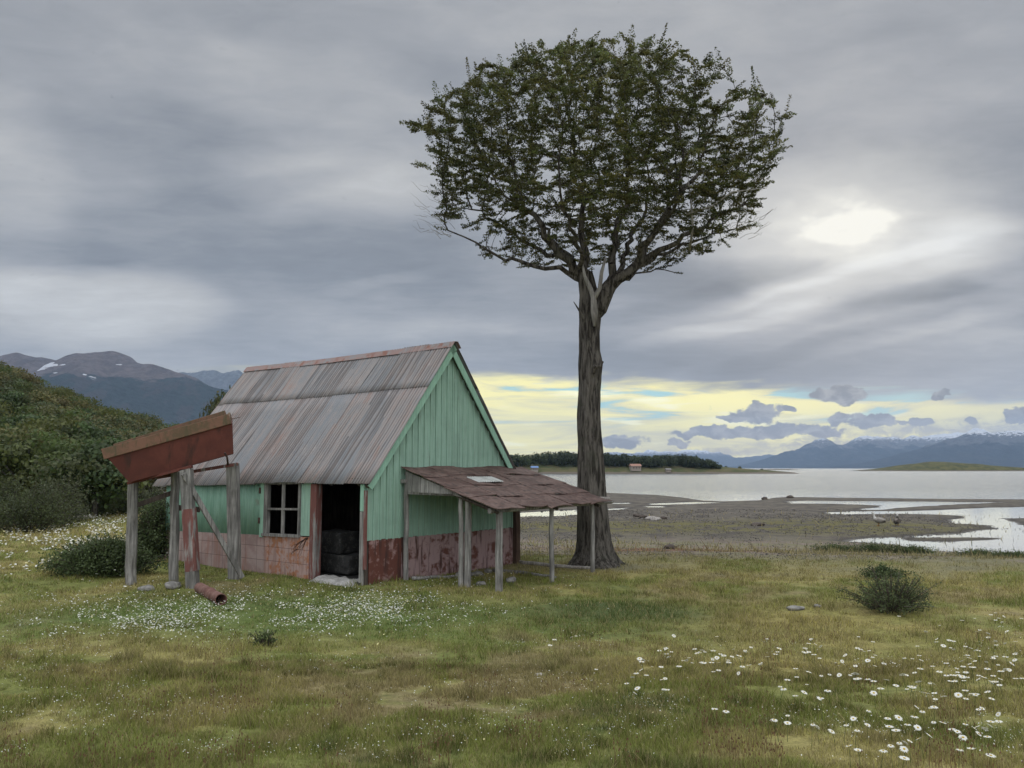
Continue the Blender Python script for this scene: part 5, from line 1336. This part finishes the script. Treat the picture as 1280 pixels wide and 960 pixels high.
# ------------------------------------------------------------------ meadow grass
def hut_mask(x, y):
    c, s = math.cos(-HA), math.sin(-HA); lx = (x - A0.x) * c - (y - A0.y) * s; ly = (x - A0.x) * s + (y - A0.y) * c
    return (lx > -.06) & (lx < W + .05) & (ly > -.05) & (ly < LN + .05)
rngg = np.random.default_rng(3)
def blades(n, d0, d1, power, hbase, wk, seg):
    u = rngg.random(n); Yd = (d0 ** power + u * (d1 ** power - d0 ** power)) ** (1 / power)
    azr = np.radians(rngg.uniform(-34.5, 34.5, n)); x = Yd * np.tan(azr); y = Yd
    dens = grass_density(x, y); cl = fbm(x * 3.2, y * 3.2, 61, 3)
    keep = (rngg.random(n) < dens * (.35 + 1.3 * cl)) & ~hut_mask(x, y)
    x, y = x[keep], y[keep]; n = len(x); z = terrain(x, y)
    c = ground_col(x, y); cl = fbm(x * 3.2, y * 3.2, 61, 3); cl2 = fbm(x * .8, y * .8, 62, 3)
    gzone = np.exp(-((x + 3.2) / 5) ** 2 - ((y - 12.2) / 2.2) ** 2)
    h = hbase * rngg.uniform(.45, 1.25, n) * (.35 + 1.2 * cl) * (.6 + .9 * cl2) * (1 - .35 * gzone)
    tuft = ss(fbm(x * 5.5, y * 5.5, 63, 2), .58, .72); h = h * (1 + .8 * tuft); c = c * (1 - .35 * tuft[:, None] * (fbm(x * 1.1, y * 1.1, 64, 2) > .5)[:, None])
    soil = ss(fbm(x * 2.1 + 9, y * 2.1, 65, 3), .60, .70); h = h * (1 - .75 * soil)
    dry = rngg.random(n) < (.22 + .40 * ss(c[:, 0] - c[:, 1], -.02, .03))
    c = c * rngg.uniform(.6, 1.6, (n, 1)) * np.array([1.08, 1.12, .95]); c[dry] = np.array([.34, .29, .14]) * rngg.uniform(.55, 1.15, (dry.sum(), 1))
    w = wk * y * rngg.uniform(.6, 1.3, n) * .5; a = rngg.uniform(0, 6.28, n); lean = rngg.uniform(.1, .9, n) * h; la = rngg.uniform(0, 6.28, n)
    dx_, dy_ = np.cos(a) * w, np.sin(a) * w; lx, ly = np.cos(la) * lean, np.sin(la) * lean
    z = z - .01
    if seg == 1:
        V = np.stack([np.stack([x - dx_, y - dy_, z], 1), np.stack([x + dx_, y + dy_, z], 1), np.stack([x + lx, y + ly, z + h], 1)], 1).reshape(-1, 3)
        return V, np.arange(n * 3).reshape(n, 3), np.repeat(c, 3, 0)
    V = np.stack([np.stack([x - dx_, y - dy_, z], 1), np.stack([x + dx_, y + dy_, z], 1), np.stack([x + dx_ * .7 + lx * .35, y + dy_ * .7 + ly * .35, z + h * .6], 1), np.stack([x - dx_ * .7 + lx * .35, y - dy_ * .7 + ly * .35, z + h * .6], 1), np.stack([x + lx, y + ly, z + h], 1)], 1).reshape(-1, 3)
    b = np.arange(n)[:, None] * 5
    F_ = np.concatenate([b + np.array([[0, 1, 2]]), b + np.array([[0, 2, 3]]), b + np.array([[3, 2, 4]])])
    return V, F_, np.repeat(c, 5, 0)
parts = [blades(340000, 3.4, 9.0, 1.0, .050, .00075, 2), blades(480000, 8.0, 26.0, .8, .058, .00082, 1), blades(110000, 22.0, 60.0, .8, .16, .0011, 1)]
V = np.concatenate([p[0] for p in parts]); F_ = []; k = 0
for p in parts: F_.append(p[1] + k); k += len(p[0])
o = mesh_obj('meadow_grass', V, np.concatenate(F_), M['blade'], cols=np.clip(np.concatenate([p[2] for p in parts]), 0, 1)); tag(o, 'short mixed green and straw coloured meadow grass', 'grass', kind='stuff')
# seed stalks, reddish brown
n = 5500; px = rngg.uniform(0, 1280, n); py = 790 + 190 * rngg.random(n)
w_ = vn(px / 60, py / 30, 5) > .62; x, y, z = Gmany(px[w_], py[w_]); n = len(x); h = rngg.uniform(.07, .17, n); l = rngg.normal(0, .02, (n, 2))
V = np.stack([np.stack([x - .0015, y, z], 1), np.stack([x + .0015, y, z], 1), np.stack([x + l[:, 0], y + l[:, 1], z + h], 1),
              np.stack([x + l[:, 0] - .005, y + l[:, 1], z + h], 1), np.stack([x + l[:, 0] + .005, y + l[:, 1], z + h], 1), np.stack([x + l[:, 0], y + l[:, 1], z + h + .018], 1)], 1).reshape(-1, 3)
o = mesh_obj('seed_stalks', V, np.concatenate([np.arange(n)[:, None] * 6 + np.array([[0, 1, 2]]), np.arange(n)[:, None] * 6 + np.array([[3, 4, 5]])]), M['blade'], cols=np.tile(np.array([.15, .085, .05]), (n * 6, 1)) * rngg.uniform(.6, 1.4, (n * 6, 1)))
tag(o, 'brown seed stalks standing out of the meadow grass', 'grass', kind='stuff')

# ------------------------------------------------------------------ flowers
def small_flowers(pxy, size, lift):
    px, py = pxy; x, y, z = Gmany(px, py); kp = ~hut_mask(x, y) & (y < 80); x, y, z = x[kp], y[kp], z[kp]; n = len(x)
    s = (size * (y / 10) ** .35 * rngg.uniform(.6, 1.3, n)); a = rngg.uniform(0, 6.28, n); tl = rngg.normal(0, .35, (n, 2)); hz = lift * rngg.uniform(.5, 1.3, n)
    V = []
    for q in range(6):
        an = a + q * math.pi / 3; ox, oy_ = np.cos(an) * s, np.sin(an) * s; V.append(np.stack([x + ox, y + oy_, z + hz + ox * tl[:, 0] + oy_ * tl[:, 1]], 1))
    V = np.stack(V, 1).reshape(-1, 3); F_ = np.arange(n * 6).reshape(n, 6)
    c = np.tile(np.array([.66, .66, .60]), (n, 1)) * rngg.uniform(.75, 1.1, (n, 1)); ye = rngg.random(n) < .12; c[ye] = np.array([.6, .55, .28])
    return V, F_, np.repeat(c, 6, 0)
def pxcloud(n, cx_, cy_, sx, sy, dens_seed, thr=.45, sc=(40, 10)):
    px = rngg.normal(cx_, sx, n); py = rngg.normal(cy_, sy, n); k = (vn(px / sc[0], py / sc[1], dens_seed) > thr) & (py > 600) & (py < 965) & (px > -20) & (px < 1300); return px[k], py[k]
def cat_(*a): return np.concatenate([q[0] for q in a]), np.concatenate([q[1] for q in a])
cl = cat_(pxcloud(3600, 350, 764, 115, 15, 1, .33), pxcloud(1500, 190, 780, 80, 9, 2, .4), pxcloud(500, 130, 750, 60, 10, 2), pxcloud(1400, 480, 762, 60, 10, 3, .35), pxcloud(420, 610, 728, 60, 8, 4), pxcloud(200, 90, 790, 60, 6, 4, .3))
v_, f_, c_ = small_flowers(cl, .0095, .055)
cl2 = cat_(pxcloud(2300, 100, 655, 75, 12, 6, .4, (25, 5)), pxcloud(1500, 110, 680, 60, 10, 7, .4, (25, 5)), pxcloud(500, 30, 700, 60, 18, 7), pxcloud(260, 195, 640, 22, 8, 8, .3))
v2, f2, c2 = small_flowers(cl2, .021, .16)
px = rngg.uniform(0, 1280, 9000); py = 785 + 175 * rngg.random(9000); kk = vn(px / 90, py / 22, 19) > .55
cl3 = cat_((px[kk], py[kk]), pxcloud(500, 500, 900, 140, 30, 12, .5), pxcloud(500, 760, 880, 200, 40, 13, .5))
v3, f3, c3 = small_flowers(cl3, .0045, .07)
V = np.concatenate([v_, v2, v3]); F_ = np.concatenate([f_, f2 + len(v_), f3 + len(v_) + len(v2)])
o = mesh_obj('wild_flowers', V, F_, M['petal'], cols=np.concatenate([c_, c2, c3])); tag(o, 'carpet of small white wild flowers in the meadow turf', 'flowers', kind='stuff')
# oxeye daisies at the lower right, one by one
def daisy_mesh(seed):
    rnd = random.Random(seed); m = MB(); h = rnd.uniform(.10, .17); lean = Vector((rnd.uniform(-.03, .03), rnd.uniform(-.03, .03), 0))
    m.tube([Vector((0, 0, -.02)), Vector((0, 0, h * .5)) + lean * .4, Vector((0, 0, h)) + lean], [.0018, .0015, .0013], 4, c=(.08, .12, .04), cap=False)
    tilt = Matrix.Rotation(rnd.uniform(-.1, .75), 3, Vector((1, rnd.uniform(-.6, .6), 0)).normalized()); c = Vector((0, 0, h)) + lean; np_ = rnd.randint(13, 17); R_ = .026; droop = rnd.uniform(-.006, .006)
    for q in range(np_):
        a = 2 * math.pi * q / np_ + rnd.uniform(-.06, .06); d = Vector((math.cos(a), math.sin(a), 0)); s = Vector((-math.sin(a), math.cos(a), 0)); r_ = R_ * rnd.uniform(.85, 1.08); w = .0048; up_ = Vector((0, 0, 1))
        pts = [d * .005 + s * w * .5, d * r_ * .7 + s * w + up_ * .002, d * r_ + up_ * droop, d * r_ * .7 - s * w + up_ * .002, d * .005 - s * w * .5]
        m.add([c + tilt @ p for p in pts], [(0, 1, 2, 3, 4)], (.72, .72, .66))
    ring = [c + tilt @ Vector((.0068 * math.cos(t), .0068 * math.sin(t), .003)) for t in np.linspace(0, 2 * math.pi, 9)[:-1]]
    m.add(ring + [c + tilt @ Vector((0, 0, .0065))], [(k, (k + 1) % 8, 8) for k in range(8)], (.55, .38, .04))
    o = m.build('daisy', M['petal'], cols=True); d_ = o.data; bpy.data.objects.remove(o); return d_
dm = [daisy_mesh(200 + k) for k in range(12)]
dp = []
def dadd(n, fx, fy):
    for _ in range(n): dp.append((fx(), fy()))
rd = random.Random(31)
dadd(56, lambda: rd.gauss(885, 48), lambda: rd.gauss(824, 10)); dadd(8, lambda: rd.gauss(1015, 6), lambda: rd.gauss(812, 8)); dadd(10, lambda: rd.uniform(785, 850), lambda: rd.uniform(835, 875))
dadd(4, lambda: rd.uniform(675, 725), lambda: rd.uniform(797, 808))
dadd(95, lambda: 1280 - abs(rd.gauss(0, 170)), lambda: rd.uniform(820, 930)); dadd(55, lambda: 1280 - abs(rd.gauss(0, 60)), lambda: rd.uniform(765, 860)); dadd(40, lambda: rd.uniform(960, 1270), lambda: rd.gauss(845, 22)); dadd(22, lambda: rd.uniform(1060, 1280), lambda: rd.uniform(910, 958)); dadd(12, lambda: rd.uniform(960, 1120), lambda: rd.uniform(800, 830))
dp = [(a, b) for a, b in dp if 660 < a < 1284 and 745 < b < 962][:298]
X_, Y_, Z_ = Gmany([a for a, _ in dp], [min(b + 12, 985) for _, b in dp])
for k in range(len(dp)):
    o = bpy.data.objects.new('daisy', dm[k % 12]); COL.objects.link(o); o.location = (X_[k], Y_[k], Z_[k]); o.rotation_euler = (0, 0, rd.uniform(0, 6.28)); s = rd.uniform(.7, 1.25); o.scale = (s, s, rd.uniform(.8, 1.15))
    pxk, pyk = dp[k]
    wh = 'in the dense strip right of the middle' if pxk < 960 and pyk < 860 else 'in the sparse grass low in the middle' if pxk < 960 else 'near the right edge behind the main drift' if pyk < 805 else 'in the upper part of the right drift' if pyk < 850 else 'in the middle of the right drift' if pyk < 895 else 'closest to the viewer at the lower right'
    tag(o, 'white oxeye daisy ' + wh, 'daisy', 'daisies in the grass at the lower right')

# ------------------------------------------------------------------ haze
hz = MB().box((-15500, -300, -9), (15500, 15800, 900)).build('haze', None); hz['kind'] = 'stuff'; hz['label'] = 'thin blue evening haze over the water and mountains'
hm_ = bpy.data.materials.new('haze_air'); hm_.use_nodes = True; g = NG(hm_.node_tree); g.n.clear()
pv = g.node('ShaderNodeVolumePrincipled'); pv.inputs['Color'].default_value = (.52, .71, 1, 1); pv.inputs['Density'].default_value = 6.0e-5
mo = g.node('ShaderNodeOutputMaterial'); g.l.new(pv.outputs[0], mo.inputs['Volume'])
hz.data.materials.clear(); hz.data.materials.append(hm_)
